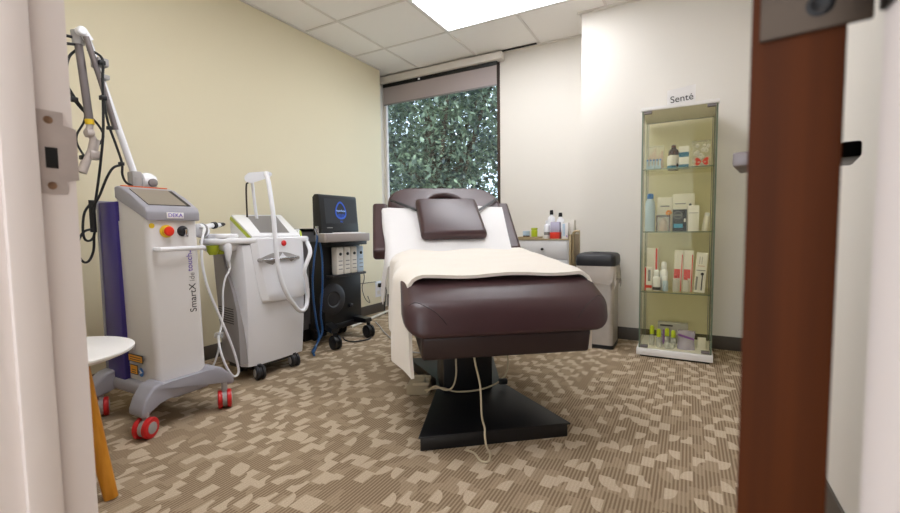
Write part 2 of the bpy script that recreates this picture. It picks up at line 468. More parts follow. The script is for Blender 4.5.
# doorway: strike-side jamb, hinge-side jamb, head
b = B(); box(b, (JL-.02, JL), (.07, .318), (0, 2.08)); box(b, (JL, JL+.012), (.232, .272), (0, 2.08), .002)
box(b, (JL-.095, JL-.036), (YF1, YF1+.012), (0, 2.14), .003); box(b, (JL-.09, JL-.004), (.183, YF0), (0, 2.14), .003)
jl = struct('trim_4', b, M['white_paint'])
b = B(); box(b, (JR, JR+.02), (.07, .318), (0, 2.08)); box(b, (JR-.012, JR), (.192, .235), (0, 2.08), .002); box(b, (JR+.004, JR+.08), (YF1, YF1+.012), (0, 2.14), .003)
box(b, (JR+.004, JR+.08), (.183, YF0), (0, 2.14), .003)
jr = struct('trim_5', b, M['white_paint'])
struct('trim_6', bx((JL, JR), (.07, .318), (2.08, 2.10)), M['white_paint'])
sp = prism(B(), [(.274, .899), (.306, .899), (.306, .918), (.3195, .922), (.3195, 1.0), (.306, 1.003), (.306, 1.022), (.274, 1.022)], 0, JL-.001, JL+.0022)
box(sp, (JL-.016, JL+.0018), (.318, .3215), (.922, 1.0))
spo = obj('strike_plate', sp, M['steel'], jl, label='satin steel strike plate')
obj('latch_hole', bx((JL+.0018, JL+.0028), (.282, .297), (.937, .968), .003), M['dark_hole'], spo)
for z in (1.008, .911):
    obj('screw', lathe(B(), (JL+.002, .288, z), (1, 0, 0), [(.0058, 0), (.0055, .0012), (.002, .0006)], 16), M['brass'], spo)
b = bx((JR-.003, JR+.001), (.250, .3165), (.951, 1.055), .001)
obj('hinge_leaf', b, M['black_metal'], jr)
# the open door
DA = math.radians(9.3); dd = V3((math.sin(DA), math.cos(DA), 0)); dl = V3((-math.cos(DA), math.sin(DA), 0))
FD = frame3((.0768, .333, 0), dl, dd)     # x: across the thickness (to the left), y: along the door, z up
# frame3 gives z = x cross y which points down here; flip by hand
FD = Matrix((dl, dd, V3((0, 0, 1)))).transposed().to_4x4(); FD.translation = (.0768, .333, 0)
dr = obj('door_1', bx((0, .0455), (0, .90), (.012, 2.07), .0015), M['door'], None, FD, kind='structure')
obj('hinge_leaf', bx((-.0105, .041), (-.003, .0006), (.953, 1.055), .001), M['bronze'], dr, FD)
hb = B(); 
for z in (.967, 1.005, 1.043): lathe(hb, (.0125, -.0025, z), (0, -1, 0), [(.0068, 0), (.0068, .001), (.0045, .0018), (.002, .001)], 16)
obj('hinge_screw', hb, M['black_metal'], dr, FD)
for sg, mm, nm in ((1, M['nickel'], 'door_lever'), (-1, M['black_metal'], 'door_lever')):
    x0 = .0455 if sg > 0 else 0
    b = B(); lathe(b, (x0, .84, .972), (sg, 0, 0), [(.028, 0), (.028, .006), (.024, .009), (.011, .010), (.010, .045), (.012, .05)], 24)
    box(b, (x0+sg*.034, x0+sg*.074) if sg > 0 else (x0-.072, x0-.044), (.71, .855), (.957, .986), .005)
    obj(nm, b, mm, dr, FD)

# ceiling lamps
def troffer(y0, y1, label):
    t = thing('ceiling_light', label, 'ceiling light', (-1.158, (y0+y1)/2, ZC-.01), 'fluorescent ceiling panels')
    x0, x1 = -1.750, -.566
    b = B()
    for a in ((x0, x1, y0, y0+.022), (x0, x1, y1-.022, y1), (x0, x0+.022, y0+.022, y1-.022), (x1-.022, x1, y0+.022, y1-.022)):
        box(b, a[:2], a[2:], (ZC-.009, ZC-.001))
    obj('lamp_frame', b, M['lampframe'], t)
    bm = B(); nx = 14
    rings = []
    obj('diffuser', bx((x0+.022, x1-.022), (y0+.022, y1-.022), (ZC-.006, ZC-.0015)), M['lens'], t)
troffer(2.607, 3.178, 'white fluorescent ceiling panel glowing near the window')
troffer(.787, 1.383, 'unseen ceiling panel added to brighten the doorway end')  # out-of-view panel added for more light at the near end

t = thing('ceiling_light', 'unseen corridor ceiling panel added to brighten the jamb and door', 'ceiling light', (-.5, -.75, ZC-.01), 'fluorescent ceiling panels')  # added lamp, never in view, lifts the light on jamb and door
obj('diffuser', bx((-1.1, .1), (-1.05, -.45), (ZC-.006, ZC-.0015)), M['added_hall_lens'], t)
b = B()
for a in ((-1.12, .12, -1.07, -1.05), (-1.12, .12, -.45, -.43), (-1.12, -1.1, -1.05, -.45), (.1, .12, -1.05, -.45)): box(b, a[:2], a[2:], (ZC-.009, ZC-.001))
obj('lamp_frame', b, M['lampframe'], t)

# ================================================================ outside
def tree(label, base, crown_c, crown_r, n, ls, mat, trunk_r, seed):
    rnd = random.Random(seed)
    t = thing('leafy_tree', label, 'tree', base, 'trees outside the window')
    b = B(); bx_, by_, bz_ = base
    cx, cy, cz = crown_c
    tube(b, [(bx_, by_, bz_), (bx_+.1, by_, bz_+1.5), (cx, cy, cz)], lambda q: trunk_r*(1-.6*q), 10)
    for k in range(9):
        a = rnd.uniform(0, 2*PI); e = rnd.uniform(-.2, .9)
        s = V3((bx_+.1, by_, bz_+1.2+rnd.uniform(0, 1.6)))
        d = V3((math.cos(a)*math.cos(e)*crown_r[0], math.sin(a)*math.cos(e)*crown_r[1], math.sin(e)*crown_r[2]))*.8
        tube(b, [s, s+d*.4+V3((0, 0, .1)), V3(crown_c)+d*.9], lambda q: trunk_r*.35*(1-.8*q), 6)
    obj('trunk', b, M['bark'], t)
    b = B()
    clusters = []
    while len(clusters) < n//55:
        p = V3((rnd.uniform(-1, 1), rnd.uniform(-1, 1), rnd.uniform(-1, 1)))
        if .15 < p.length < 1: clusters.append(V3((cx+p.x*crown_r[0], cy+p.y*crown_r[1], cz+p.z*crown_r[2])))
    for i in range(n):
        c = clusters[i % len(clusters)]
        p = c+V3((rnd.gauss(0, .26), rnd.gauss(0, .26), rnd.gauss(0, .2)))
        d = V3((rnd.gauss(0, 1), rnd.gauss(0, 1), rnd.gauss(-.3, .7))).normalized()
        s = d.cross(V3((rnd.gauss(0, .4), rnd.gauss(0, .4), 1))).normalized()
        l = ls*rnd.uniform(.7, 1.4); w = l*.26
        q = [p, p+d*l*.5+s*w, p+d*l, p+d*l*.5-s*w]
        bm_v = [b.verts.new(x) for x in q]; b.faces.new(bm_v)
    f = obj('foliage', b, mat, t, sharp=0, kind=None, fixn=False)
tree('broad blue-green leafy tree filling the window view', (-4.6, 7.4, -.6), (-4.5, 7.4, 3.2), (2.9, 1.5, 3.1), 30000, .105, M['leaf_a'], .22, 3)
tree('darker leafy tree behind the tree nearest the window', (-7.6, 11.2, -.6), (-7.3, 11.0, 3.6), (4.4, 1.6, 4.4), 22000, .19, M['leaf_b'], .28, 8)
struct('ground', bx((-22, 10), (4.3, 30), (-.65, -.6)), M['bounce_ground'])  # unseen ground, made pale to bounce daylight up to the ceiling

# ================================================================ treatment bed
U, Vv, Z = V3((.787, .617, 0)), V3((-.617, .787, 0)), V3((0, 0, 1))
FB = Matrix((U, Vv, Z)).transposed().to_4x4()
def bp(u, v, z=0): return U*u+Vv*v+Z*z
bed = thing('treatment_bed', 'dark brown leather reclining treatment bed on a black pedestal', 'treatment bed', bp(.44, 2.0))
# pedestal
bm = prism(B(), [(.135, 1.585), (.73, 1.595), (.585, 2.10), (.66, 2.5), (.165, 2.58), (.285, 2.2), (.27, 2.05)], 2, 0, .052, .004)
obj('base_plate', bm, M['base_black'], bed, FB)
bm = prism(B(), [(.128, 1.577), (.738, 1.587), (.59, 2.10), (.667, 2.51), (.157, 2.59), (.277, 2.2), (.262, 2.05)], 2, .052, .060, .002)
obj('base_cover', bm, M['base_black'], bed, FB)
bm = bx((.285, .525), (1.99, 2.22), (.06, .42), .01); obj('column', bm, M['base_black'], bed, FB)
bm = B(); box(bm, (.30, .51), (1.98, 2.0), (.30, .40), .005); obj('column_sleeve', bm, M['black_pl'], bed, FB)
# seat and leg frame
obj('seat_frame', prism(B(), [(1.51, .452), (2.42, .505), (2.42, .42), (1.95, .385), (1.53, .362)], 0, .142, .785, .012, 3), M['leather_dk'], bed, FB)
# leg cushion with its rolled end
def cush_z(v): return .628+(v-1.65)*.07
def round_poly(poly, rads, n=5):
    out = []; m = len(poly)
    for i in range(m):
        p = V3((*poly[i], 0)); a = V3((*poly[i-1], 0)); b_ = V3((*poly[(i+1) % m], 0)); rr_ = rads[i]
        p0 = p+(a-p).normalized()*rr_; p1 = p+(b_-p).normalized()*rr_
        for k in range(n+1):
            t = k/n; q = p0*(1-t)**2+p*2*t*(1-t)+p1*t*t; out.append((q.x, q.y))
    return out
prof = round_poly([(2.40, .690), (1.665, .641), (1.506, .560), (1.492, .452), (1.54, .446), (2.40, .500)], [.02, .06, .045, .022, .015, .01])
bm = B(); rings = []
for k in range(33):
    q = k/32; uu = .476-.396*math.cos(PI*q)
    ed = min(uu-.080, .872-uu); e = min(1, ed/.075); sc_ = math.sqrt(max(0, 1-(1-e)**2))
    ring = []
    for v_, z_ in prof:
        fr = max(0, min(1, (1.75-v_)/.25))
        ring.append(V3((uu, v_+.075*(1-sc_)*fr, .55+(z_-.55)*(1-(1-sc_)*(.55*fr+.12)))))
    rings.append(ring)
ring_loft(bm, rings); bmesh.ops.recalc_face_normals(bm, faces=bm.faces)
bvh = BVHTree.FromBMesh(bm)
leg = obj('leg_cushion', bm, M['leather'], bed, FB, sharp=60)
bm = B()
for s0 in (0, 1):
    pts = []
    for (uu, zz) in ((.10, .575), (.125, .585), (.155, .575), (.19, .555), (.215, .53), (.23, .51)):
        u_ = uu if s0 == 0 else .952-uu
        h = bvh.ray_cast(V3((u_, 1.2, zz-.01)), V3((0, 1, 0)))
        if h[0]: pts.append(h[0]+V3((0, -.0005, 0)))
    if len(pts) > 2: obj('seam', tube(B(), pts, .0018, 6), M['leather_dk'], leg, FB)
# backrest frame : x = u, y = up the slope, z = out of the cushion
Ls = (Vv*.8+Z*.6); Nn = (Z*.8-Vv*.6)
FK = Matrix((U, Ls, Nn)).transposed().to_4x4(); FK.translation = bp(0, 2.3, .66)
me = pad_mesh([(.075, -.02), (.722, -.02), (.762, .56), (.075, .56)], [], .11, .03)
finish('backrest', me, M['leather'], bed, FK, 60)
out = [(.058, .50), (.782, .50), (.784, .60)]
for i in range(0, 9):
    a = math.radians(10*i+5); out.append((.62+.16*math.cos(a), .60+.163*math.sin(a)))
for i in range(0, 9):
    a = math.radians(90+10*i+5); out.append((.22+.16*math.cos(a), .60+.163*math.sin(a)))
out.append((.058, .60))
hole = [(.422+.098*math.cos(2*PI*i/28), .602+.07*math.sin(2*PI*i/28)) for i in range(28)]
me = pad_mesh(out, [hole], .09, .022)
hr = finish('headrest', me, M['leather'], bed, FK, 60)
obj('hole_shade_plug', prism(B(), [(.422+.097*math.cos(2*PI*i/28), .602+.069*math.sin(2*PI*i/28)) for i in range(28)], 2, -.088, -.028), M['dark_hole'], hr, FK)  # dark plug paints the shade inside the headrest hole
for u0, u1, s0, s1, dn in ((-.035, .055, .125, .60, -.015), (.772, .845, .125, .60, -.015)):
    me = pad_mesh([(x-(.03*(.60-y)/.475 if u0 > .3 else 0), y) for x, y in rrect(u0, u1, s0, s1, .02)], [], .075, .018)
    me.transform(Matrix.Translation((0, 0, dn)))
    a = finish('armrest', me, M['leather'], bed, FK, 60)
    um = u1 if u0 < .3 else u0; sg = 1 if u0 < .3 else -1
    obj('bracket', bx(tuple(sorted((um-sg*.02, um+sg*.06))), (s1-.10, s1-.05), (-.09, -.05), .004), M['black_metal'], a, FK)
obj('back_strut', cyl(cyl(B(), bp(.25, 2.38, .45), bp(.25, 2.62, .82), .016), bp(.6, 2.38, .45), bp(.6, 2.62, .82), .016), M['black_metal'], bed)

# face pillow, held by its straps
pil = thing('face_pillow', 'brown leather head pillow strapped across the raised backrest', 'pillow', FK @ V3((.43, .4, .03)))
bm = box(B(), (.228, .606), (.160, .526), (.012, .072), .027, 5)
for v in bm.verts:
    c = ((v.co.x-.424)/.19)**2; d_ = ((v.co.y-.356)/.19)**2
    if v.co.z > .045: v.co.z += .014*(1-c)*(1-d_)
    v.co.x += (v.co.y-.36)*-.02
obj('cushion', bm, M['leather'], pil, FK, 60)
obj('piping', tube(B(), [(.25, .176, .04), (.33, .166, .042), (.43, .164, .043), (.53, .166, .042), (.60, .176, .04)], .006, 8), M['leather_dk'], pil, FK)
for pts in (((.25, .43, .03), (.16, .51, .022), (.072, .585, .012)), ((.60, .43, .03), (.69, .52, .022), (.768, .60, .012))):
    bm = B()
    rings = [[V3((x, s+.011, n)), V3((x, s-.011, n)), V3((x, s-.011, n+.003)), V3((x, s+.011, n+.003))] for x, s, n in pts]
    ring_loft(bm, rings); obj('strap', bm, M['black_pl'], pil, FK)

# towel over the backrest
def towel_fn(a, c):
    s = -.03+c*.53
    right = .728+.10*max(0, s)
    W = right-.062; L = .06+.24*(1-c)
    q = a*(W+L)
    if q < W: return V3((right-q, s+.012*math.sin(q*9)*c, .009+.0015*math.sin(q*30+c*9)))
    e = q-W
    th = min(e/.03, 1)*PI/2; n = .009-(1-math.cos(th))*.02-max(0, e-.03)
    return V3((.062-.02*math.sin(th)-.022*c-.012*math.sin(c*11)*min(1, e*6)-.10*max(0, e-.03)*(1-c), s, n))
tw = obj('towel', sheet(towel_fn, 48, 26, .004), M['towel'], None, FK, 80, origin=FK @ V3((.42, .25, .01)))
tag(tw, 'white towel spread over the raised backrest under the head pillow', 'towel')

# blanket over the legs
def blanket_fn(a, c):
    v = 1.642+c*.78
    top = cush_z(v)+.034+.010*math.sin(min(1, c*6)*PI/2)
    left, right = .10, .848
    W = right-left; LL = .36; LR = .29
    q = a*(W+LL+LR)-LR
    wob = .006*math.sin(v*13)+.005*math.sin(v*29+2)
    R_ = .055
    if q < R_:      # right-hand side
        e = R_-q; th = min(e/(R_*1.4), 1)*PI/2
        return V3((right-R_+R_*1.15*math.sin(th)+wob*.6, v+.004, top-R_*(1-math.cos(th))-max(0, e-R_*1.4)))
    if q > W-R_:
        e = q-(W-R_); th = min(e/(R_*1.4), 1)*PI/2
        drop = max(0, e-R_*1.4)
        out = .038*min(1, c*5)+.012*min(1, drop*4)
        front = (1-min(1, c*8))*drop*.06
        return V3((left+R_-R_*1.0*math.sin(th)-out*math.sin(th)+front+wob, v-front, top-R_*(1-math.cos(th))-drop-.03*c*0))
    u_ = right-q
    return V3((u_, v+.012*math.sin((u_-.1)*3.2)*(1-c)-.01*(1-c), top+.004*math.sin(q*17+v*9)+.003*math.sin(v*40)*c))
bl = obj('blanket', sheet(blanket_fn, 70, 40, .013), M['blanket'], None, FB, 80, origin=bp(.46, 2.0, .68))
tag(bl, 'cream fleece blanket draped across the leg end of the bed', 'blanket')

# foot control and cords
fc = thing('foot_control', 'beige foot control lying on the carpet beside the bed pedestal', 'foot control', (-1.20, 1.83, 0))
FF = frame3((-1.20, 1.835, 0), (.9, .43, 0), (-.43, .9, 0))
obj('housing', prism(B(), [(-.06, 0), (.06, 0), (.055, .045), (.03, .075), (-.045, .07), (-.06, .04)], 1, -.05, .06, .008, 3), M['ctrl'], fc, FF)
for k in range(3): obj('pedal', bx((-.03+k*0, .057), (-.052+.036*k, -.022+.036*k), (.05, .066+.004*k), .006), M['cord_beige'], fc, FF)
def cord(label, pts, r, m, name='power_cord', cat='cord', frame=I4, n=8, group=None):
    o = obj(name, tube(B(), pts, r, n), m, None, frame, 80, origin=(frame @ V3(pts[0])))
    return tag(o, label, cat, group)
cord('beige cord hanging over the front of the black pedestal onto the carpet', [(.367, 1.70, .395), (.374, 1.70, .30), (.393, 1.69, .20), (.385, 1.63, .10), (.383, 1.575, .075), (.381, 1.565, .05), (.384, 1.55, .012),
     (.389, 1.515, .006), (.368, 1.462, .006), (.342, 1.470, .006), (.331, 1.525, .006), (.305, 1.553, .006)], .0042, M['cord_beige'], frame=FB)
cord('beige cord looping from the left bed frame to the foot control', [(.322, 1.85, .40), (.322, 1.85, .265), (.322, 1.85, .193), (.307, 1.86, .136), (.276, 1.88, .118), (.237, 1.93, .12), (.205, 1.98, .075)], .004, M['cord_beige'], frame=FB)
cord('beige cord sagging straight across in front of the bed column', [(.20, 2.02, .07), (.27, 1.97, .095), (.342, 1.96, .075), (.44, 1.96, .075), (.514, 1.97, .088), (.566, 2.0, .10), (.607, 2.02, .14), (.615, 2.04, .24), (.60, 2.08, .42)], .0042, M['cord_beige'], frame=FB)
hp = thing('cord_plug', 'small black plug on the cord right of the bed column', 'plug', bp(.578, 2.0, .09))
obj('plug_body', bx((.556, .60), (1.985, 2.012), (.082, .108), .006), M['black_pl'], hp, FB)

# ================================================================ violet and white column laser
lz = thing('laser_machine', 'tall white and violet medical laser on red casters', 'laser machine', (-2.15, 1.09, 0))
bm = B(); zs = [.15, .5, .90, .985]
def lp(z):
    xf = -2.0; return rrect(-2.245, xf, .985, 1.205, .022, 5)
ring_loft(bm, [[V3((x, y+dy, z)) for x, y in lp(z)] for z, dy in ((.15, .012), (.89, 0))])
bm2 = prism(bm, [(-2.237, .86), (-2.01, .86), (-2.01, .90), (-2.195, 1.0), (-2.237, 1.0)], 1, .990, 1.20)
body = obj('body', bm2, M['laser_body'], lz)
bm = box(B(), (-2.375, -2.224), (.975, 1.212), (.12, .977), .006); obj('back_panel', bm, M['purple'], lz, label='deep violet back panel')
obj('rear_panel', bx((-2.393, -2.375), (.972, 1.215), (.11, .985), .004), M['laser_gray'], lz)
# console
bm = prism(B(), [(-1.985, .886), (-1.985, .925), (-1.995, .945), (-2.10, 1.0), (-2.175, 1.036), (-2.21, 1.045), (-2.237, 1.042), (-2.237, .99), (-2.195, .985)], 1, .981, 1.209, .007, 3)
con = obj('console', bm, M['laser_gray'], lz)
sl = V3((-2.175+1.995, 0, 1.036-.945)); sn = V3((-sl.z, 0, sl.x)).normalized(); sn = sn if sn.z > 0 else -sn
def cs_(y, k, o=0.0): return V3((-1.995, y, .945))+sl*k+sn*o
bm = slab(B(), [cs_(1.006, .10, .003), cs_(1.184, .10, .003), cs_(1.184, .92, .003), cs_(1.006, .92, .003)], .004)
bez = obj('screen_bezel', bm, M['black_pl'], con)
bm = slab(B(), [cs_(1.006, .10, .0045), cs_(1.165, .10, .0045), cs_(1.165, .92, .0045), cs_(1.006, .92, .0045)], .002)
obj('screen', bm, M['screen_gr'], con)
obj('orange_trim', bx((-2.225, -2.205), (1.0, 1.19), (1.0435, 1.049), .001), M['orange'], con)
bm = bx((-1.9855, -1.983), (1.062, 1.135), (.898, .924), .001); pl = obj('name_plate', bm, M['paper'], con)
finish('lettering', text_mesh('DEKA', .024), M['purple_txt'], con, frame3((-1.9825, 1.0985, .911), (0, 1, 0), (0, 0, 1)), 0)
# front controls
es = obj('stop_base', lathe(B(), (-2.001, 1.066, .842), (1, 0, 0), [(.028, 0), (.028, .004), (.022, .006), (.018, .012)], 24), M['yellow'], lz)
obj('stop_button', lathe(B(), (-1.992, 1.067, .842), (1, 0, 0), [(.014, 0), (.014, .006), (.020, .008), (.021, .014), (.017, .020), (.006, .022)], 24), M['estop'], es)
ks = obj('key_switch', lathe(B(), (-2.001, 1.135, .842), (1, 0, 0), [(.024, 0), (.024, .005), (.016, .012), (.014, .02)], 20), M['charcoal'], lz)
obj('key', bx((-1.985, -1.962), (1.130, 1.140), (.815, .85), .003), M['chrome'], ks)
obj('warning_sticker', lathe(B(), (-2.0005, 1.008, .866), (1, 0, 0), [(.0115, 0), (.0115, .001)], 16), M['yellow'], lz)
bm = tube(B(), [(-2.0, 1.016, .765), (-1.965, 1.016, .765), (-1.958, 1.03, .765), (-1.958, 1.19, .765), (-1.965, 1.20, .765), (-2.0, 1.20, .765)], .0105, 10, 3)
obj('handle', bm, M['white_pl'], lz)
for s, sz, zc, yc, mm in (('SmartX', .043, .535, 1.168, 'dark_txt'), ('ide', .034, .632, 1.168, 'greyprint'), ('touch', .036, .70, 1.160, 'purple_txt')):
    finish('lettering', text_mesh(s, sz), M[mm], lz, frame3((-1.9995, yc, zc), (0, 0, 1), (0, -1, 0)), 0)
finish('lettering', text_mesh('+', .05), M['purple_txt'], lz, frame3((-1.9995, 1.165, .752), (0, 1, 0), (0, 0, 1)), 0)
# stickers on the side
for x0, x1, z0, z1, mm in ((-2.205, -2.085, .262, .297, 'orange_st'), (-2.195, -2.13, .205, .250, 'orange_st')):
    o = obj('warning_sticker', bx((x0, x1), (.9835, .985), (z0, z1)), M['dark_txt'], lz)
    obj('sticker_face', bx((x0+.004, x1-.004), (.9828, .9845), (z0+.004, z1-.004)), M[mm], o)
    bm = B()
    for k in range(2): box(bm, (x0+.015, x1-.015), (.9824, .984), (z0+.010+.010*k, z0+.013+.010*k))
    obj('print_lines', bm, M['dark_txt'], o)
obj('round_sticker', lathe(B(), (-2.105, .9848, .222), (0, -1, 0), [(.020, 0), (.020, .001)], 20), M['blue_label'], lz)
obj('sticker_arrow', prism(B(), [(-2.118, .212), (-2.092, .222), (-2.118, .234), (-2.112, .222)], 1, .9825, .984), M['paper'], lz)
obj('side_catch', bx((-2.20, -2.15), (.978, .987), (.315, .345), .004), M['laser_body'], lz)
# chassis
bm = B(); box(bm, (-2.40, -1.975), (.966, 1.222), (.115, .175), .02, 3)
FOOT = [(.884, .088), (.882, .112), (.905, .155), (.945, .196), (.985, .206), (1.012, .186), (1.185, .186), (1.212, .206), (1.245, .197), (1.28, .155), (1.292, .128), (1.288, .106), (1.262, .106), (1.228, .134), (1.20, .14), (1.18, .122), (1.03, .118), (1.0, .138), (.965, .128), (.925, .090)]
for x0, x1, sg in ((-2.045, -1.935, 1), (-2.405, -2.315, -1)):
    n0 = set(bm.verts)
    prism(bm, FOOT, 0, x0, x1, .014, 3)
    for v in bm.verts:
        if v in n0: continue
        k = max(0, abs(v.co.y-1.088)-.12)/.085
        v.co.x += sg*.035*min(1, k)**1.5
obj('chassis', bm, M['laser_gray'], lz, sharp=50)
for cx, cy, yw in ((-1.925, .905, -1.12), (-1.925, 1.250, -.58), (-2.345, .925, -.45), (-2.345, 1.255, .2)):
    caster(lz, (cx, cy, 0), .043, .058, yw, M['red'], M['grey_pl'], M['grey_pl'], .125)
# articulated arm
arm_o = obj('arm_column', lathe(B(), (-2.30, 1.10, .975), (0, 0, 1), [(.035, 0), (.035, .045), (.03, .06), (.03, .12)], 20), M['grey_pl'], lz)
bm = B(); lathe(bm, (-2.30, 1.118, 1.082), (0, 1, 0), [(.012, 0), (.036, .006), (.043, .025), (.042, .045), (.033, .062), (.012, .07)], 24)
obj('arm_knuckle', bm, M['white_glossy'], lz)
obj('knuckle_cap', lathe(B(), (-2.256, 1.153, 1.075), (1, 0, 0), [(.019, -.01), (.019, .008), (.01, .011)], 16), M['midgrey'], lz)
obj('arm_joint', bx((-2.325, -2.275), (1.075, 1.12), (1.06, 1.125), .008), M['grey_pl'], lz)
bm = tube(B(), [(-2.30, 1.10, 1.10), (-2.30, 1.017, 1.405), (-2.30, .945, 1.672)], .0145, 14, 2)
obj('lower_arm', bm, M['white_glossy'], lz)
bm = tube(B(), [(-2.265, 1.015, 1.30), (-2.265, .97, 1.50), (-2.265, .925, 1.672)], .0115, 12, 2)
obj('spring_rod', bm, M['nickel'], lz)
bm = B(); box(bm, (-2.325, -2.25), (.958, 1.0), (1.565, 1.60), .006); box(bm, (-2.29, -2.25), (.963, 1.0), (1.51, 1.53), .004)
obj('rod_clamp', bm, M['grey_pl'], lz)
bm = B(); lathe(bm, (-2.33, .917, 1.695), (1, 0, 0), [(.014, 0), (.019, .005), (.019, .06), (.014, .065)], 20)
tube(bm, [(-2.285, .945, 1.665), (-2.285, .925, 1.695)], .0175, 14, 1)
obj('elbow', bm, M['white_pl'], lz)
bm = tube(B(), [(-2.31, .911, 1.70), (-2.31, .922, 1.55), (-2.31, .937, 1.327)], .0150, 14, 2); obj('upper_arm', bm, M['nickel'], lz)
bm = tube(B(), [(-2.31, .911, 1.70), (-2.31, .915, 1.645)], .021, 14, 1); obj('arm_collar', bm, M['grey_pl'], lz)
obj('yellow_ring', tube(B(), [(-2.31, .936, 1.335), (-2.31, .938, 1.312)], .0165, 14, 1), M['yellow'], lz)
bm = B(); tube(bm, [(-2.31, .938, 1.315), (-2.31, .934, 1.29)], .013, 12, 1)
lathe(bm, (-2.31, .915, 1.275), (0, 1, 0), [(.01, 0), (.02, .006), (.02, .03), (.01, .036)], 16)
tube(bm, [(-2.31, .935, 1.275), (-2.31, .952, 1.242)], .013, 12, 1); tube(bm, [(-2.31, .952, 1.25), (-2.31, .94, 1.195)], .019, 12, 1)
tube(bm, [(-2.31, .94, 1.21), (-2.31, .913, 1.142)], .0145, 12, 1); tube(bm, [(-2.31, .914, 1.15), (-2.31, .897, 1.10)], [.018, .018][0], 12, 1)
box(bm, (-2.33, -2.29), (.925, .965), (1.16, 1.20), .006)
obj('handpiece', bm, M['steel'], lz)
bm = B()
for p in (((-2.31, .91, 1.669), (-2.31, .88, 1.668), (-2.31, .855, 1.662)), ((-2.31, .91, 1.643), (-2.31, .868, 1.634))): tube(bm, p, .006, 8)
obj('arm_stub', bm, M['charcoal'], lz)
LC = dict(
 cab_loop=[(-2.33, .915, 1.628), (-2.33, .887, 1.588), (-2.33, .873, 1.521), (-2.33, .876, 1.464), (-2.335, .897, 1.411), (-2.335, .934, 1.364), (-2.33, .965, 1.336), (-2.33, .99, 1.297), (-2.33, .992, 1.266), (-2.33, .975, 1.237), (-2.33, .956, 1.238)],
 cab_drop=[(-2.27, .928, 1.621), (-2.26, .956, 1.614), (-2.245, .973, 1.586), (-2.245, .968, 1.503), (-2.25, .965, 1.374), (-2.26, .963, 1.266), (-2.28, .957, 1.157), (-2.30, .95, 1.061), (-2.32, .945, .986), (-2.33, .94, .929)],
 cab_arm=[(-2.25, .968, 1.438), (-2.25, .98, 1.325), (-2.25, 1.006, 1.229), (-2.25, 1.025, 1.152), (-2.255, 1.026, 1.103), (-2.27, 1.045, 1.07), (-2.285, 1.08, 1.055)],
 cab_arc=[(-2.25, 1.021, 1.143), (-2.25, .989, 1.126), (-2.26, .966, 1.079), (-2.30, .952, 1.004), (-2.33, .938, .955)],
 cab_hand=[(-2.33, .879, 1.457), (-2.335, .905, 1.413), (-2.335, .931, 1.368), (-2.33, .924, 1.323), (-2.33, .897, 1.267), (-2.33, .894, 1.228), (-2.32, .906, 1.187), (-2.31, .915, 1.165)],
 coil=[(-2.35, .937, .97), (-2.35, .913, .93), (-2.35, .903, .869), (-2.355, .907, .817), (-2.36, .925, .803), (-2.36, .944, .82), (-2.355, .95, .873), (-2.35, .94, .926)],
 coil2=[(-2.35, .94, .856), (-2.35, .909, .847), (-2.35, .889, .817), (-2.355, .88, .778), (-2.36, .888, .73), (-2.365, .908, .707), (-2.365, .927, .719), (-2.36, .941, .762), (-2.355, .944, .825)])
for k, p in LC.items(): obj('cable', tube(B(), p, .0052 if k != 'cab_hand' else .0045, 8), M['black_pl'], lz, sharp=80)
obj('cable_bundle', tube(B(), [(-2.345, .94, .985), (-2.35, .942, .918), (-2.355, .944, .842)], .013, 8), M['black_pl'], lz)
bm = B()
for p, s in (((-2.25, .97, 1.575), .012), ((-2.25, .967, 1.425), .012), ((-2.335, .895, 1.413), .013), ((-2.25, .985, 1.30), .010), ((-2.33, .96, 1.24), .014), ((-2.25, 1.022, 1.148), .010), ((-2.33, .913, 1.168), .012)):
    obj('cable_clip', bx((p[0]-s, p[0]+s), (p[1]-s, p[1]+s), (p[2]-s*.8, p[2]+s*.8), s*.3), M['black_pl'], lz)

# ================================================================ white and lime laser console
yg = thing('laser_console', 'rounded white laser console with lime trim and grey screen', 'laser machine', (-2.28, 1.72, 0))
def yplan(z):
    k = (z-.07)/(.76-.07)
    xf = -2.125+.03*math.sin(k*PI*.8); xb = -2.36-.07*k
    yl = 1.505+.02*(1-k); yr = 1.955
    poly = [(xf, yl+.05), (xf+.006, (yl+yr)/2), (xf, yr-.05), (xf-.05, yr), (xb+.04, yr-.03), (xb, yr-.07), (xb, yl+.07), (xb+.03, yl+.045), (xf-.06, yl), (xf-.02, yl+.014)]
    return poly
bm = B()
ring_loft(bm, [[V3((x, y, z)) for x, y in yplan(z)] for z in (.078, .09, .14, .25, .35, .45, .55, .65, .72, .76)])
obj('body', bm, M['white_pl'], yg, sharp=40)
def yside(x, o=0.): return 1.505+.02*(1-.5)-.004+((-2.185)-x)*.19-o
# grey side panel
curve = [(-2.31, .72), (-2.29, .646), (-2.24, .57), (-2.195, .49), (-2.16, .40), (-2.146, .30), (-2.142, .20), (-2.142, .10)]
poly = [(-2.43, .72)]+curve+[(-2.355, .10)]
bm = B(); a = [bm.verts.new((x, yside(x, .012), z)) for x, z in poly]; c_ = [bm.verts.new((x, yside(x, -.045), z)) for x, z in poly]
n = len(poly)
for i in range(n): bm.faces.new((a[i], a[(i+1) % n], c_[(i+1) % n], c_[i]))
bm.faces.new(a); bm.faces.new(list(reversed(c_)))
sp_ = obj('side_panel', bm, M['panel_grey'], yg)
bm = B()
for k in range(7):
    z = .322+k*.0135; x0, x1 = -2.385, -2.20
    v = [(x0, yside(x0, .0135), z), (x1, yside(x1, .0135), z), (x1, yside(x1, .0135), z+.005), (x0, yside(x0, .0135), z+.005)]
    slab(bm, v, .004)
obj('vent_slot', bm, M['charcoal'], sp_)
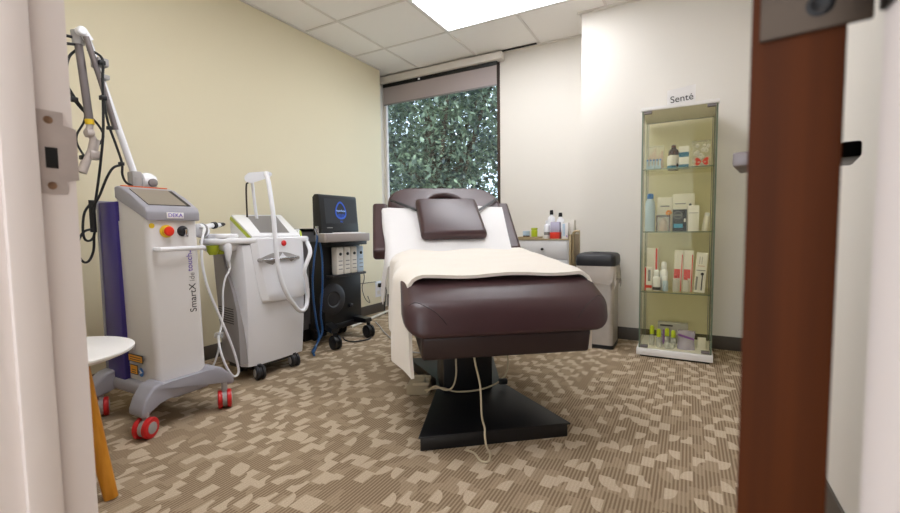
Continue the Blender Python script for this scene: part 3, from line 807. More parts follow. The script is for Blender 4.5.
obj('plinth', bx((-2.35, -2.15), (1.56, 1.90), (.05, .09), .01), M['black_pl'], yg)
# front bib
bm = B()
prof = [(.795, 1.552, 1.92, .0), (.70, 1.560, 1.92, .004), (.60, 1.572, 1.917, .010), (.50, 1.586, 1.912, .018), (.45, 1.60, 1.907, .022), (.436, 1.61, 1.90, .016)]
rings = []
for z, y0, y1, o in prof:
    xs = -2.083+o
    rings.append([V3((-2.15, y0, z)), V3((xs-.02, y0, z)), V3((xs, y0+.03, z)), V3((xs+.008, (y0+y1)/2, z)), V3((xs, y1-.03, z)), V3((xs-.02, y1, z)), V3((-2.15, y1, z))])
ring_loft(bm, rings)
bib = obj('front_cover', bm, M['white_pl'], yg, sharp=30)
out = [(1.60+.24*i/14, .688+.028*math.sin(PI*i/14)) for i in range(15)]+[(1.84-.24*i/14, .682-.045*math.sin(PI*i/14)**.7) for i in range(15)]
obj('handle_recess', prism(B(), out, 0, -2.082, -2.0715), M['grey_pl'], bib)
obj('front_handle', cyl(B(), (-2.062, 1.585, .676), (-2.062, 1.845, .676), .0075, n=12), M['chrome'], bib)
for y in (1.59, 1.84): obj('handle_mount', cyl(B(), (-2.085, y, .676), (-2.055, y, .676), .011, n=12), M['grey_pl'], bib)
obj('red_button', lathe(B(), (-2.078, 1.752, .765), (1, 0, .1), [(.017, -.004), (.017, .008), (.012, .014), (.004, .015)], 20), M['red'], bib)
# deck
out = [(-2.085, 1.575), (-2.078, 1.74), (-2.085, 1.92), (-2.11, 1.975), (-2.17, 2.005), (-2.36, 1.995), (-2.44, 1.96), (-2.46, 1.80), (-2.44, 1.62), (-2.40, 1.50), (-2.33, 1.41), (-2.25, 1.372), (-2.18, 1.378), (-2.135, 1.44), (-2.11, 1.52)]
me = pad_mesh([tuple(p[:2]) for p in smooth_path([(x, y, 0) for x, y in out]+[(out[0][0], out[0][1], 0)], 3)][:-1], [], .034, .014)
finish('deck', me, M['white_glossy'], yg, Matrix.Translation((0, 0, .802)), 60)
me = pad_mesh(rrect(-2.40, -2.15, 1.43, 1.60, .06), [], .06, .028); me.transform(Matrix.Translation((0, 0, .79)))
finish('deck_skirt', me, M['white_pl'], yg, I4, 60)
me = pad_mesh(rrect(-2.30, -2.14, 1.40, 1.53, .04), [], .03, .010); me.transform(Matrix.Translation((0, 0, .826)))
finish('hand_rest', me, M['white_glossy'], yg, I4, 60)
# screen console
A, B_, C_, D_ = V3((-2.10, 1.565, .812)), V3((-2.10, 1.905, .808)), V3((-2.39, 2.005, .945)), V3((-2.39, 1.645, .938))
nn = (B_-A).cross(D_-A).normalized()
ctr = (A+B_+C_+D_)/4
obj('console_trim', slab(B(), [p+(p-ctr)*.012-nn*.012 for p in (A, B_, C_, D_)], .022, .004), M['lime'], yg, label='lime green console edge')
obj('console_top', slab(B(), [p for p in (A, B_, C_, D_)], .014, .005), M['white_glossy'], yg)
bm = B(); top = [p-nn*.03 for p in (A, B_, C_, D_)]; bot = [V3((p.x, p.y, .79)) for p in top]
ring_loft(bm, [bot, [V3((p.x, p.y, max(p.z, .795))) for p in top]]); obj('console_body', bm, M['white_pl'], yg)
def cq(a, c, o): return A+(B_-A)*a+((D_-A)*(1-a)+(C_-B_)*a)*c+nn*o
obj('screen', slab(B(), [cq(.20, .12, .0015), cq(.80, .12, .0015), cq(.86, .92, .0015), cq(.26, .92, .0015)], .003), M['midgrey'], yg)
# holders on the left
for p in ((-2.20, 1.40, .745), (-2.22, 1.455, .745)):
    obj('holder_cup', lathe(B(), p, (0, 0, 1), [(.018, -.03), (.028, -.012), (.03, .02), (.026, .02), (.024, -.005)], 18), M['lime'], yg)
obj('handpiece_dock', lathe(B(), (-2.25, 1.365, .845), (.3, -1, .15), [(.02, -.05), (.034, -.03), (.038, 0), (.034, .018), (.012, .024)], 20), M['white_glossy'], yg)
obj('dock_ring', lathe(B(), (-2.25, 1.368, .845), (.3, -1, .15), [(.0388, -.012), (.0395, -.006), (.0388, 0)], 20), M['midgrey'], yg)
bm = tube(B(), [(-2.29, 1.39, .85), (-2.31, 1.46, .87), (-2.34, 1.54, .875)], lambda q: .016-.004*q, 12); obj('handpiece', bm, M['white_glossy'], yg)
obj('handpiece_band', lathe(B(), (-2.315, 1.48, .871), (-.3, .8, .1), [(.019, 0), (.019, .02)], 14), M['black_pl'], yg)
obj('handpiece_tip', lathe(B(), (-2.34, 1.535, .875), (-.2, .8, .1), [(.014, 0), (.010, .03), (.006, .04)], 12), M['charcoal'], yg)
obj('hose_nozzle', lathe(B(), (-2.15, 1.452, .76), (0, 0, -1), [(.012, -.03), (.022, 0), (.018, .04), (.009, .08)], 16), M['white_pl'], yg)
obj('side_knob', lathe(B(), (-2.215, 1.985, .815), (.75, .55, .1), [(.02, -.03), (.034, -.02), (.034, .012), (.026, .016)], 22), M['white_glossy'], yg)
obj('knob_cap', lathe(B(), (-2.203, 1.994, .816), (.75, .55, .1), [(.022, -.003), (.022, .005), (.015, .008)], 20), M['lime_br'], yg)
# overhead hose arm
obj('support_rod', tube(B(), [(-2.35, 1.722, .90), (-2.35, 1.724, 1.10), (-2.35, 1.738, 1.132)], .005, 8), M['bronze'], yg)
obj('support_tube', tube(B(), [(-2.33, 1.775, .90), (-2.33, 1.762, 1.02), (-2.33, 1.752, 1.14)], .009, 10), M['white_pl'], yg)
bm = B(); rings = []
for q in range(9):
    k = q/8; c = V3((-2.31, 1.71, 1.152))*(1-k)+V3((-2.23, 1.80, 1.18))*k
    w = .030*(1-.4*k); h = .034*(1-.45*k)
    if q in (0, 8): w *= .7; h *= .7
    ax = V3((-.3, .3, -.1)).normalized().cross(V3((0, 0, 1))).normalized()
    rings.append([c+ax*(w*math.cos(a))+V3((0, 0, h*math.sin(a))) for a in [2*PI*j/18 for j in range(18)]])
ring_loft(bm, rings); obj('hose_cradle', bm, M['white_pl'], yg, sharp=50)
YH = [(-2.24, 1.785, 1.185), (-2.16, 1.715, 1.168), (-2.10, 1.682, 1.126), (-2.07, 1.672, 1.03), (-2.045, 1.665, .911), (-2.035, 1.665, .756), (-2.025, 1.67, .621), (-2.02, 1.70, .505), (-2.03, 1.765, .413), (-2.05, 1.835, .353), (-2.055, 1.885, .365), (-2.065, 1.91, .432), (-2.05, 1.89, .536), (-2.04, 1.87, .60), (-2.04, 1.92, .70), (-2.10, 1.955, .765)]
obj('main_hose', tube(B(), YH, .0128, 12), M['white_pl'], yg, sharp=80)
Y1 = [(-2.25, 1.36, .86), (-2.17, 1.34, .855), (-2.10, 1.29, .822), (-2.08, 1.268, .773), (-2.08, 1.268, .676), (-2.08, 1.29, .56), (-2.08, 1.345, .404), (-2.08, 1.403, .24), (-2.08, 1.432, .125), (-2.08, 1.43, .083), (-2.08, 1.401, .081), (-2.08, 1.365, .145), (-2.10, 1.35, .234), (-2.14, 1.37, .297)]
obj('thin_hose', tube(B(), Y1, .0062, 10), M['white_pl'], yg, sharp=80)
Y2 = [(-2.15, 1.449, .70), (-2.15, 1.459, .64), (-2.15, 1.43, .591), (-2.15, 1.413, .519), (-2.15, 1.408, .413), (-2.15, 1.393, .33), (-2.15, 1.38, .291), (-2.19, 1.40, .21), (-2.20, 1.377, .135), (-2.22, 1.34, .05), (-2.26, 1.33, .01)]
obj('thin_hose', tube(B(), Y2, .005, 10), M['white_pl'], yg, sharp=80)
obj('hose_clip', bx((-2.165, -2.135), (1.36, 1.40), (.28, .31), .006), M['clearpl'], yg)
for cx, cy in ((-2.115, 1.588), (-2.125, 1.842), (-2.33, 1.64), (-2.33, 1.85)):
    caster(yg, (cx, cy, 0), .039, .05, -.35, M['charcoal'], M['grey_pl'], M['charcoal'], .085)

# ================================================================ black facial machine
fm = thing('facial_machine', 'black wheeled facial machine with screen, silver tray and bottles', 'facial machine', (-2.36, 2.48, 0))
bm = prism(B(), [(-2.41, .80), (-2.335, .80), (-2.325, .83), (-2.345, 1.09), (-2.355, 1.10), (-2.39, 1.10), (-2.41, 1.08)], 1, 2.302, 2.708, .008, 3)
mon = obj('monitor', bm, M['black_pl'], fm)
def sc(y, k, o=0.): return V3((-2.325-.02*k+o, y, .83+.26*k))
obj('screen', slab(B(), [sc(2.35, .22, .001), sc(2.685, .22, .001), sc(2.685, .93, .001), sc(2.35, .93, .001)], .003), M['scr_bk'], mon)
# screen emblem: droplet outline with a band of lettering
bm = B(); cy0, n = 2.515, 40
drop = []
for i in range(n):
    t = 2*PI*i/n
    y = .058*math.sin(t)*(1-.28*math.cos(t)); k = .62-.30*-math.cos(t)*-1
    drop.append((cy0+y, .60+.26*math.cos(t)))
inner = [(cy0+(y-cy0)*.78, .60+(k-.60)*.80) for y, k in drop]
for i in range(n):
    j = (i+1) % n
    slab(bm, [sc(*drop[i], .003), sc(*drop[j], .003), sc(*inner[j], .003), sc(*inner[i], .003)], .001)
for dy in (-.03, -.015, 0, .015, .03):
    slab(bm, [sc(cy0+dy-.003, .40, .003), sc(cy0+dy+.003, .40, .003), sc(cy0+dy+.003, .50, .003), sc(cy0+dy-.003, .50, .003)], .001)
obj('screen_emblem', bm, M['logo'], mon)
finish('lettering', text_mesh('HydraFacial', .021), M['logo_w'], mon, frame3(sc(cy0, .585, .004), (0, 1, 0), (-.02, 0, .26)), 0)
finish('lettering', text_mesh('MD', .018), M['logo'], mon, frame3(sc(cy0, .27, .004), (0, 1, 0), (-.02, 0, .26)), 0)
obj('badge', bx((-2.327, -2.324), (2.36, 2.415), (.852, .858)), M['greyprint'], mon)
# tray
bm = prism(B(), [(-2.34, 2.255), (-2.20, 2.20), (-2.185, 2.215), (-2.175, 2.655), (-2.19, 2.675), (-2.34, 2.69)], 2, .752, .812, .006)
tr = obj('tray', bm, M['tray'], fm)
obj('tray_well', prism(B(), [(-2.325, 2.28), (-2.21, 2.235), (-2.20, 2.64), (-2.325, 2.66)], 2, .8115, .815, .001), M['white_pl'], tr)
obj('tray_mat', bx((-2.315, -2.225), (2.40, 2.62), (.815, .820), .002), M['paper'], tr)
# tower with bottle bay
bm = B()
box(bm, (-2.46, -2.31), (2.295, 2.700), (.10, .755), .008)
tower = obj('tower', bm, M['black_pl'], fm)
obj('bottle_shelf', bx((-2.315, -2.245), (2.32, 2.69), (.49, .508), .004), M['charcoal'], tower)
obj('bay_hood', bx((-2.32, -2.235), (2.30, 2.695), (.722, .752), .004), M['black_pl'], tower)
obj('hose_reel', lathe(B(), (-2.315, 2.375, .325), (1, -.1, 0), [(.115, 0), (.118, .012), (.10, .022), (.06, .026), (.05, .018), (.01, .02)], 32), M['charcoal'], tower)
obj('reel_knob', lathe(B(), (-2.302, 2.565, .25), (1, 0, 0), [(.02, -.02), (.018, .008), (.008, .012)], 16), M['charcoal'], tower)
bm = B()
for y0, y1, xf, yf in ((2.33, 2.39, -2.135, 2.235), (2.61, 2.67, -2.15, 2.615)):
    rings = []
    for k in (0, .5, 1):
        x = -2.36+(xf-.02+2.36)*k; yc = (y0+y1)/2+(yf-(y0+y1)/2)*k; h = .045-.015*k; zc = .135+.0*k; w = .04
        rings.append([V3((x, yc-w, zc-h/2)), V3((x, yc+w, zc-h/2)), V3((x, yc+w*.8, zc+h/2)), V3((x, yc-w*.8, zc+h/2))])
    ring_loft(bm, rings)
box(bm, (-2.50, -2.30), (2.31, 2.68), (.09, .135), .008)
obj('leg_frame', bm, M['base_black'], fm)
for cx, cy in ((-2.16, 2.238), (-2.17, 2.612), (-2.47, 2.36), (-2.47, 2.63)):
    caster(fm, (cx, cy, 0), .050, .052, -.25, M['black_pl'], M['charcoal'], M['black_pl'], .12)
obj('hose', tube(B(), [(-2.33, 2.262, .81), (-2.30, 2.235, .79), (-2.285, 2.213, .75), (-2.285, 2.19, .66), (-2.29, 2.17, .50), (-2.29, 2.172, .35), (-2.29, 2.195, .17), (-2.29, 2.213, .09), (-2.27, 2.16, .02), (-2.2, 2.07, .012)], .0072, 10), M['blue_hose'], fm, sharp=80)
obj('hose', tube(B(), [(-2.32, 2.265, .79), (-2.30, 2.268, .70), (-2.29, 2.266, .60), (-2.29, 2.258, .41), (-2.29, 2.235, .234), (-2.29, 2.245, .108), (-2.28, 2.17, .03), (-2.24, 2.10, .012), (-2.16, 2.04, .012)], .0072, 10), M['blue_hose'], fm, sharp=80)
obj('hose_fitting', tube(B(), [(-2.335, 2.268, .865), (-2.325, 2.262, .80)], .011, 10), M['chrome'], fm)
obj('hose_fitting', tube(B(), [(-2.335, 2.255, .85), (-2.32, 2.262, .785)], .009, 10), M['chrome'], fm)
# bottles in the bay: each lifts out
b0 = None
BL = ['white solution bottle with dark cap at the hose reel end of the facial machine bay',
      'white solution bottle second from the hose reel end of the facial machine bay',
      'white solution bottle third from the hose reel end of the facial machine bay',
      'pale blue solution bottle at the window end of the facial machine bay']
def cart_bottle(y, lab, mm):
    t = thing('solution_bottle', lab, 'bottle', (-2.275, y, .508), 'solution bottles in the facial machine')
    bm = box(B(), (-2.305, -2.245), (y-.0345, y+.0345), (.508, .712), .010, 3)
    obj('bottle_body', bm, mm, t)
    obj('dispense_cap', lathe(B(), (-2.2445, y, .66), (1, 0, 0), [(.012, -.004), (.011, .006), (.006, .008)], 14), M['black_pl'], t)
    bm = B()
    for k in range(3): box(bm, (-2.2452, -2.2442), (y-.02, y+.02), (.545+.03*k, .552+.03*k))
    obj('label_print', bm, M['greyprint'], t)
    return t
for k, y in enumerate((2.403, 2.479, 2.555, 2.631)):
    cart_bottle(y, BL[k], M['paleblue'] if k == 3 else M['ivory'])

# grey cabinet behind it
gb = thing('grey_cabinet', 'small grey cabinet with black top between the white console and black machine', 'cabinet', (-2.62, 2.40, 0))
obj('carcass', bx((-2.735, -2.51), (2.28, 2.52), (.09, .83), .006), M['midgrey'], gb)
obj('cabinet_top', bx((-2.738, -2.50), (2.27, 2.525), (.83, .85), .004), M['black_pl'], gb)
obj('plinth', bx((-2.73, -2.515), (2.285, 2.515), (0, .09), .004), M['black_pl'], gb)
obj('label_card', bx((-2.5105, -2.508), (2.34, 2.42), (.33, .40)), M['paper'], gb)

# outlet and wall cords
ol = thing('wall_outlet', 'white wall outlet low on the yellow wall', 'outlet', (XL, 3.465, .24))
obj('cover_plate', bx((XL, XL+.006), (3.425, 3.520), (.155, .315), .003), M['white_pl'], ol)
bm = B()
for z in (.20, .272): box(bm, (XL+.005, XL+.009), (3.452, 3.494), (z-.02, z+.02), .003)
obj('socket', bm, M['ivory'], ol)
pc = thing('power_cord', 'black plug and cord dropping from the wall outlet', 'cord', (XL+.01, 3.473, .275))
obj('plug', bx((XL+.009, XL+.04), (3.455, 3.491), (.255, .295), .006), M['black_pl'], pc)
obj('cable', tube(B(), [(XL+.035, 3.473, .275), (XL+.06, 3.505, .262), (XL+.05, 3.54, .22), (XL+.04, 3.548, .165), (XL+.04, 3.53, .08), (XL+.06, 3.49, .012), (XL+.14, 3.40, .008)], .0045, 8), M['black_pl'], pc, sharp=80)
cord('thin grey cord hanging down the yellow wall beside the black machine', [(-2.738, 3.168, .70), (-2.735, 3.195, .54), (-2.735, 3.248, .383), (-2.735, 3.211, .281), (-2.735, 3.252, .17), (-2.735, 3.32, .12), (-2.735, 3.29, .19)], .0035, M['charcoal'])
cord('thin grey cord running sideways to the wall outlet', [(-2.738, 3.10, .325), (-2.738, 3.25, .32), (-2.738, 3.40, .315), (-2.738, 3.43, .31)], .003, M['charcoal'])
cc = obj('cord_cover', tube(B(), [(-2.50, 2.78, .012), (-2.56, 3.05, .012), (-2.62, 3.35, .012), (-2.66, 3.56, .012)], .012, 10), M['ivory'], None, sharp=80, origin=(-2.58, 3.1, 0))
tag(cc, 'white cord cover lying on the carpet along the yellow wall', 'cord cover')
cord('black cord curling on the carpet between the machine casters', [(-2.33, 2.50, .007), (-2.25, 2.44, .007), (-2.17, 2.44, .007), (-2.12, 2.52, .007), (-2.14, 2.60, .007), (-2.28, 2.74, .007), (-2.36, 2.85, .007)], .005, M['black_pl'])
cord('grey cord on the carpet running toward the bed', [(-2.46, 3.06, .006), (-2.30, 2.92, .006), (-2.154, 2.783, .006), (-1.936, 2.609, .006), (-1.72, 2.42, .006), (-1.50, 2.42, .006)], .005, M['grey_pl'])

# ================================================================ stool by the doorway
st = thing('side_table', 'round white side table with honey wooden legs by the doorway', 'side table', (-1.78, .565, 0))
obj('table_top', lathe(B(), (-1.78, .565, .430), (0, 0, 1), [(.13, .0), (.20, .006), (.225, .016), (.23, .022), (.2295, .027), (.225, .029)], 48), M['table_white'], st)
for a in (20, 140, 260):
    d = V3((math.cos(math.radians(a)), math.sin(math.radians(a)), 0)); c = V3((-1.78, .565, 0))
    bm = tube(B(), [c+d*.12+V3((0, 0, .432)), c+d*.165+V3((0, 0, .2)), c+d*.207+V3((0, 0, .001))], lambda q: .026-.007*q, 14, 3)
    obj('leg', bm, M['stool_wood'], st, label='honey wooden leg')

# ================================================================ waste bin
wb = thing('waste_bin', 'stainless waste bin with black lid beside the glass cabinet', 'bin', (-.555, 3.20, 0))
X0, X1, Y0, Y1_ = -.683, -.438, 3.075, 3.325
bm = B(); ring_loft(bm, [[V3((x, y, z)) for x, y in rrect(X0, X1, Y0, Y1_, .03, 5)] for z in (.025, .565)])
obj('bin_body', bm, M['stainless'], wb)
bm = B(); ring_loft(bm, [[V3((x, y, z)) for x, y in rrect(X0-.003, X1+.003, Y0-.003, Y1_+.003, .03, 5)] for z in (0, .026)])
obj('bin_foot', bm, M['black_pl'], wb)
bm = B(); rr = []
for z, g in ((.568, .008), (.60, .012), (.637, .008), (.652, -.006), (.659, -.05), (.662, -.10)):
    rr.append([V3((x, y, z)) for x, y in rrect(X0-g, X1+g, Y0-g, Y1_+g, max(.008, .03+g*.3), 5)])
ring_loft(bm, rr); lid = obj('bin_lid', bm, M['charcoal'], wb, sharp=40)
obj('lid_latch', bx((-.585, -.535), (3.12, 3.15), (.651, .664), .004), M['black_pl'], lid)
def bag_fn(a, c):
    z = .57-c*(.13+.025*math.sin(a*2*PI*5)+.02*math.sin(a*2*PI*11))
    pl_ = rrect(X0-.006, X1+.006, Y0-.006, Y1_+.006, .034, 5); k = a*len(pl_); i = int(k) % len(pl_); j = (i+1) % len(pl_); t = k-int(k)
    x = pl_[i][0]*(1-t)+pl_[j][0]*t; y = pl_[i][1]*(1-t)+pl_[j][1]*t
    o = .004+.006*math.sin(a*60+c*4)*c+.010*c
    cx, cy = (X0+X1)/2, (Y0+Y1_)/2; d = V3((x-cx, y-cy, 0)).normalized()
    return V3((x, y, z))+d*max(.001, o)
bg = obj('bin_liner', sheet(bag_fn, 96, 8, .0008), M['bag'], None, sharp=80, origin=(-.555, 3.2, .5)); tag(bg, 'clear plastic liner folded over the rim of the waste bin', 'bin liner')

# ================================================================ white drawer cart by the back wall
dc = thing('drawer_cart', 'white drawer cart against the back wall behind the bed', 'cart', (-1.06, 3.58, 0))
obj('carcass', bx((-1.29, -.83), (3.455, 3.75), (.06, .735), .004), M['cart_white'], dc)
obj('cart_top', bx((-1.295, -.825), (3.445, 3.755), (.735, .746), .003), M['gold'], dc)
for k, (z0, z1) in enumerate(((.585, .725), (.43, .575), (.275, .42), (.075, .265))):
    d = obj('drawer', bx((-1.28, -.84), (3.442, 3.457), (z0, z1), .003), M['cart_white'], dc)
    obj('knob', lathe(B(), (-1.037, 3.442, z0+.078), (0, -1, 0), [(.006, 0), (.006, .01), (.012, .014), (.011, .022), (.004, .024)], 16), M['black_pl'], d)
bm = B()
for x in (-1.26, -.86):
    for y in (3.48, 3.73): cyl(bm, (x, y, 0), (x, y, .065), .018, n=12)
obj('foot', bm, M['black_pl'], dc)
obj('side_panel', bx((-.828, -.812), (3.45, 3.75), (.10, .78), .004), M['gold'], dc)
bm = B()
tube(bm, [(-.80, 3.47, .55), (-.80, 3.47, .76), (-.79, 3.475, .80), (-.765, 3.48, .805), (-.748, 3.48, .78), (-.748, 3.48, .55)], .009, 10)
obj('push_rail', bm, M['gold'], dc)

def pump_bottle(name, x, y, z, r, h, m_b, m_c, label, group=None, lab_m=None, cat='bottle'):
    t = thing(name, label, cat, (x, y, z), group)
    obj('bottle_body', lathe(B(), (x, y, z), (0, 0, 1), [(r*.9, 0), (r, .004), (r, h*.68), (r*.85, h*.75), (r*.42, h*.80), (r*.42, h*.84)], 22), m_b, t)
    obj('cap', lathe(B(), (x, y, z+h*.84), (0, 0, 1), [(r*.5, 0), (r*.5, h*.08), (r*.42, h*.16), (.002, h*.16)], 16), m_c, t)
    if lab_m: obj('bottle_label', lathe(B(), (x, y, z+h*.2), (0, 0, 1), [(r*1.015, 0), (r*1.015, h*.16)], 22), lab_m, t)
    return t
ZT = .746
pump_bottle('pump_bottle', -1.010, 3.60, ZT, .030, .235, M['white_pl'], M['black_pl'], 'taller white bottle with black cap at the back of the cart', 'bottles on the cart')
pump_bottle('pump_bottle', -.935, 3.60, ZT, .032, .212, M['white_pl'], M['black_pl'], 'shorter white spray bottle with black cap at the back of the cart', 'bottles on the cart')
pump_bottle('pump_bottle', -1.025, 3.52, ZT, .024, .15, M['white_glossy'], M['white_pl'], 'small white bottle with grey label on the cart front', 'bottles on the cart', M['greyprint'])
wbx = thing('wipes_tub', 'red and clear lilac tub on the drawer cart', 'tub', (-.945, 3.52, ZT))
obj('tub_base', bx((-.992, -.915), (3.49, 3.55), (ZT, ZT+.052), .004), M['redpack'], wbx)
obj('tub_cover', bx((-.990, -.917), (3.492, 3.548), (ZT+.052, ZT+.135), .006), M['lilac_clear'], wbx)
gbx = thing('glove_box', 'white box with pale blue stripe on the right end of the cart', 'box', (-.872, 3.53, ZT))
obj('carton', bx((-.898, -.848), (3.50, 3.56), (ZT, ZT+.128), .002), M['paper'], gbx)
obj('stripe', bx((-.892, -.872), (3.4985, 3.501), (ZT+.02, ZT+.12)), M['paleblue'], gbx)
obj('logo_dot', lathe(B(), (-.858, 3.5, ZT+.02), (0, -1, 0), [(.006, 0), (.006, .001)], 14), M['violet'], gbx)
gx = thing('tissue_carton', 'beige carton at the back right corner of the cart', 'box', (-.86, 3.65, ZT))
obj('carton', bx((-.90, -.83), (3.62, 3.70), (ZT, ZT+.15), .002), M['ivory'], gx)
ty = thing('shallow_tray', 'shallow tan tray on the left of the cart', 'tray', (-1.16, 3.53, ZT))
bm = B(); box(bm, (-1.26, -1.08), (3.475, 3.58), (ZT, ZT+.006), .002)
for a in (((-1.26, -1.254), (3.475, 3.58)), ((-1.086, -1.08), (3.475, 3.58)), ((-1.26, -1.08), (3.475, 3.481)), ((-1.26, -1.08), (3.574, 3.58))): box(bm, a[0], a[1], (ZT, ZT+.016), .001)
obj('tray_pan', bm, M['gold'], ty)
j = thing('lime_jar', 'lime yellow jar in the tan tray on the cart', 'jar', (-1.135, 3.53, ZT+.006))
obj('jar_body', lathe(B(), (-1.135, 3.53, ZT+.006), (0, 0, 1), [(.024, 0), (.026, .004), (.026, .06), (.02, .066)], 20), M['lime_br'], j)
obj('jar_lid', lathe(B(), (-1.135, 3.53, ZT+.072), (0, 0, 1), [(.027, 0), (.027, .016), (.02, .018)], 20), M['lime'], j)
j = thing('blue_jar', 'small pale blue jar in the tan tray on the cart', 'jar', (-1.205, 3.53, ZT+.006))
obj('jar_body', lathe(B(), (-1.205, 3.53, ZT+.006), (0, 0, 1), [(.026, 0), (.028, .004), (.028, .02)], 20), M['brown_gl'], j)
obj('jar_lid', lathe(B(), (-1.205, 3.53, ZT+.026), (0, 0, 1), [(.029, 0), (.029, .036), (.022, .038)], 20), M['paleblue'], j)

# ================================================================ glass display cabinet
dcab = thing('display_cabinet', 'tall glass display cabinet with white base and top', 'display cabinet', (-.07, 3.19, 0))
CX0, CX1, CY0, CY1 = -.272, .135, 3.012, 3.385
obj('cabinet_base', bx((CX0-.012, CX1+.008), (CY0-.012, CY1+.01), (.012, .055), .003), M['table_white'], dcab)
obj('cabinet_foot', bx((CX0+.01, CX1-.01), (CY0+.01, CY1-.01), (0, .012)), M['black_pl'], dcab)
obj('cabinet_top', bx((CX0-.006, CX1+.006), (CY0-.006, CY1+.006), (1.553, 1.575), .003), M['table_white'], dcab)
g = .005
for nm, x, y in (('glass_door', (CX0+.006, CX1-.006), (CY0, CY0+g)), ('side_pane', (CX0, CX0+g), (CY0+.006, CY1)), ('side_pane', (CX1-g, CX1), (CY0+.006, CY1)), ('back_pane', (CX0+g, CX1-g), (CY1-g, CY1))):
    gp = obj(nm, bx(x, y, (.056, 1.552)), M['glass_cab'], dcab)
    e = B()
    if nm == 'glass_door':
        for xx in (x[0], x[1]-.003): box(e, (xx, xx+.003), (y[0]-.0005, y[1]+.0005), (.056, 1.552))
    elif nm == 'side_pane':
        for yy in (y[0], y[1]-.004): box(e, (x[0]-.0004, x[1]+.0004), (yy, yy+.004), (.056, 1.552))
    else: box(e, (x[0], x[1]), (y[0], y[1]), (1.549, 1.552))
    obj('pane_edge', e, M['glass_edge'], gp)
SH = (1.196, .804, .420)
for z in SH:
    s_ = obj('shelf', bx((CX0+.008, CX1-.008), (CY0+.02, CY1-.008), (z-.006, z)), M['glass_cab'], dcab)
    obj('shelf_edge', bx((CX0+.008, CX1-.008), (CY0+.0185, CY0+.0215), (z-.0062, z+.0002)), M['glass_edge'], s_)
bm = B()
for z in (1.535, .06):
    for x in (CX0+.01, CX1-.055): box(bm, (x, x+.045), (CY0-.004, CY0+.02), (z, z+.016), .002)
obj('hinge_clip', bm, M['nickel'], dcab)
bm = B()
for x in (CX0+.012, CX1-.012):
    for y in (CY0+.016, CY1-.016): cyl(bm, (x, y, .055), (x, y, 1.553), .002, n=8)
obj('corner_post', bm, M['nickel'], dcab)

def carton(name, label, x, y, z, m, bands=(), group=None, cat='box', lean=0., yaw=0.):
    """x,y,z ranges; bands: (z0 frac, z1 frac, x0 frac, x1 frac, material, part name) printed on the front"""
    loc = ((x[0]+x[1])/2, (y[0]+y[1])/2, z[0])
    t = thing(name, label, cat, loc, group)
    obj('carton', bx(x, y, z, .0015), m, t)
    for i, bd in enumerate(bands):
        zz = (z[0]+(z[1]-z[0])*bd[0], z[0]+(z[1]-z[0])*bd[1]); xx = (x[0]+(x[1]-x[0])*bd[2], x[0]+(x[1]-x[0])*bd[3])
        obj(bd[5] if len(bd) > 5 else 'print', bx(xx, (y[0]-.001, y[0]+.002), zz), bd[4], t)
    t.rotation_euler = (0, lean, yaw)
    return t
def bottle(name, label, x, y, z, r, h, mb, mc, cap=.25, group=None, neck=.5, lab=None, cat='bottle'):
    t = thing(name, label, cat, (x, y, z), group)
    hb_ = h*(1-cap)
    obj('bottle_body', lathe(B(), (x, y, z), (0, 0, 1), [(r*.92, 0), (r, .003), (r, hb_*.86), (r*.8, hb_*.94), (r*neck, hb_)], 20), mb, t)
    obj('cap', lathe(B(), (x, y, z+hb_), (0, 0, 1), [(r*neck*1.15, 0), (r*neck*1.15, h*cap*.8), (r*neck*.7, h*cap), (.002, h*cap)], 16), mc, t)
    if lab: obj('bottle_label', lathe(B(), (x, y, z+hb_*lab[0]), (0, 0, 1), [(r*1.02, 0), (r*1.02, hb_*(lab[1]-lab[0]))], 20), lab[2], t)
    return t
def pouch(name, label, x, y, z, d, m, cat='bag', group=None):
    """soft gusseted bag: pillow that narrows to a pinched top"""
    t = thing(name, label, cat, ((x[0]+x[1])/2, y, z[0]), group)
    cx, hw = (x[0]+x[1])/2, (x[1]-x[0])/2; bm = B(); rings = []
    for i in range(9):
        k = i/8; th = d*(1-k**2.2)+.003; w = hw*(1-.06*math.sin(k*PI)+.03*math.sin(k*9))
        rings.append([V3((cx+w*math.copysign(abs(math.cos(a))**.7, math.cos(a)), y+th*math.sin(a), z[0]+(z[1]-z[0])*k+.006*math.sin(a*3)*k)) for a in [2*PI*j/20 for j in range(20)]])
    ring_loft(bm, rings); obj('bag_skin', bm, m, t, sharp=60)
    return t
S1, S2, S3 = SH
# top shelf
t = pouch('sample_bag', 'clear bag of pale pink samples with blue print, left of top shelf', (-.258, -.150), 3.14, (S1, S1+.155), .034, M['clearbag'], group='items on the top glass shelf')
bm = B()
for k in range(7): box(bm, (-.245+.013*k, -.235+.013*k), (3.125+.004*(k % 3), 3.137+.004*(k % 3)), (S1+.01, S1+.085+.018*((k*5) % 4)), .002)
obj('sample_sachets', bm, M['peach'], t)
bm = B()
for k in range(5): box(bm, (-.250+.018*k, -.238+.018*k), (3.1035, 3.106), (S1+.01+.005*(k % 2), S1+.07), .002)
box(bm, (-.252, -.165), (3.104, 3.107), (S1+.005, S1+.03), .001)
obj('blue_print', bm, M['paleblue'], t)
bm = B()
for k in range(5): lathe(bm, (-.245+.019*k, 3.103, S1+.065), (0, -1, 0), [(.006, 0), (.006, .001)], 10)
obj('blue_print', bm, M['blue_label'], t)
bottle('dropper_bottle', 'brown dropper bottle with white and teal label on the top shelf', -.105, 3.12, S1, .026, .115, M['paper'], M['brown_gl'], .22, 'items on the top glass shelf', .42, (0, .25, M['teal']))
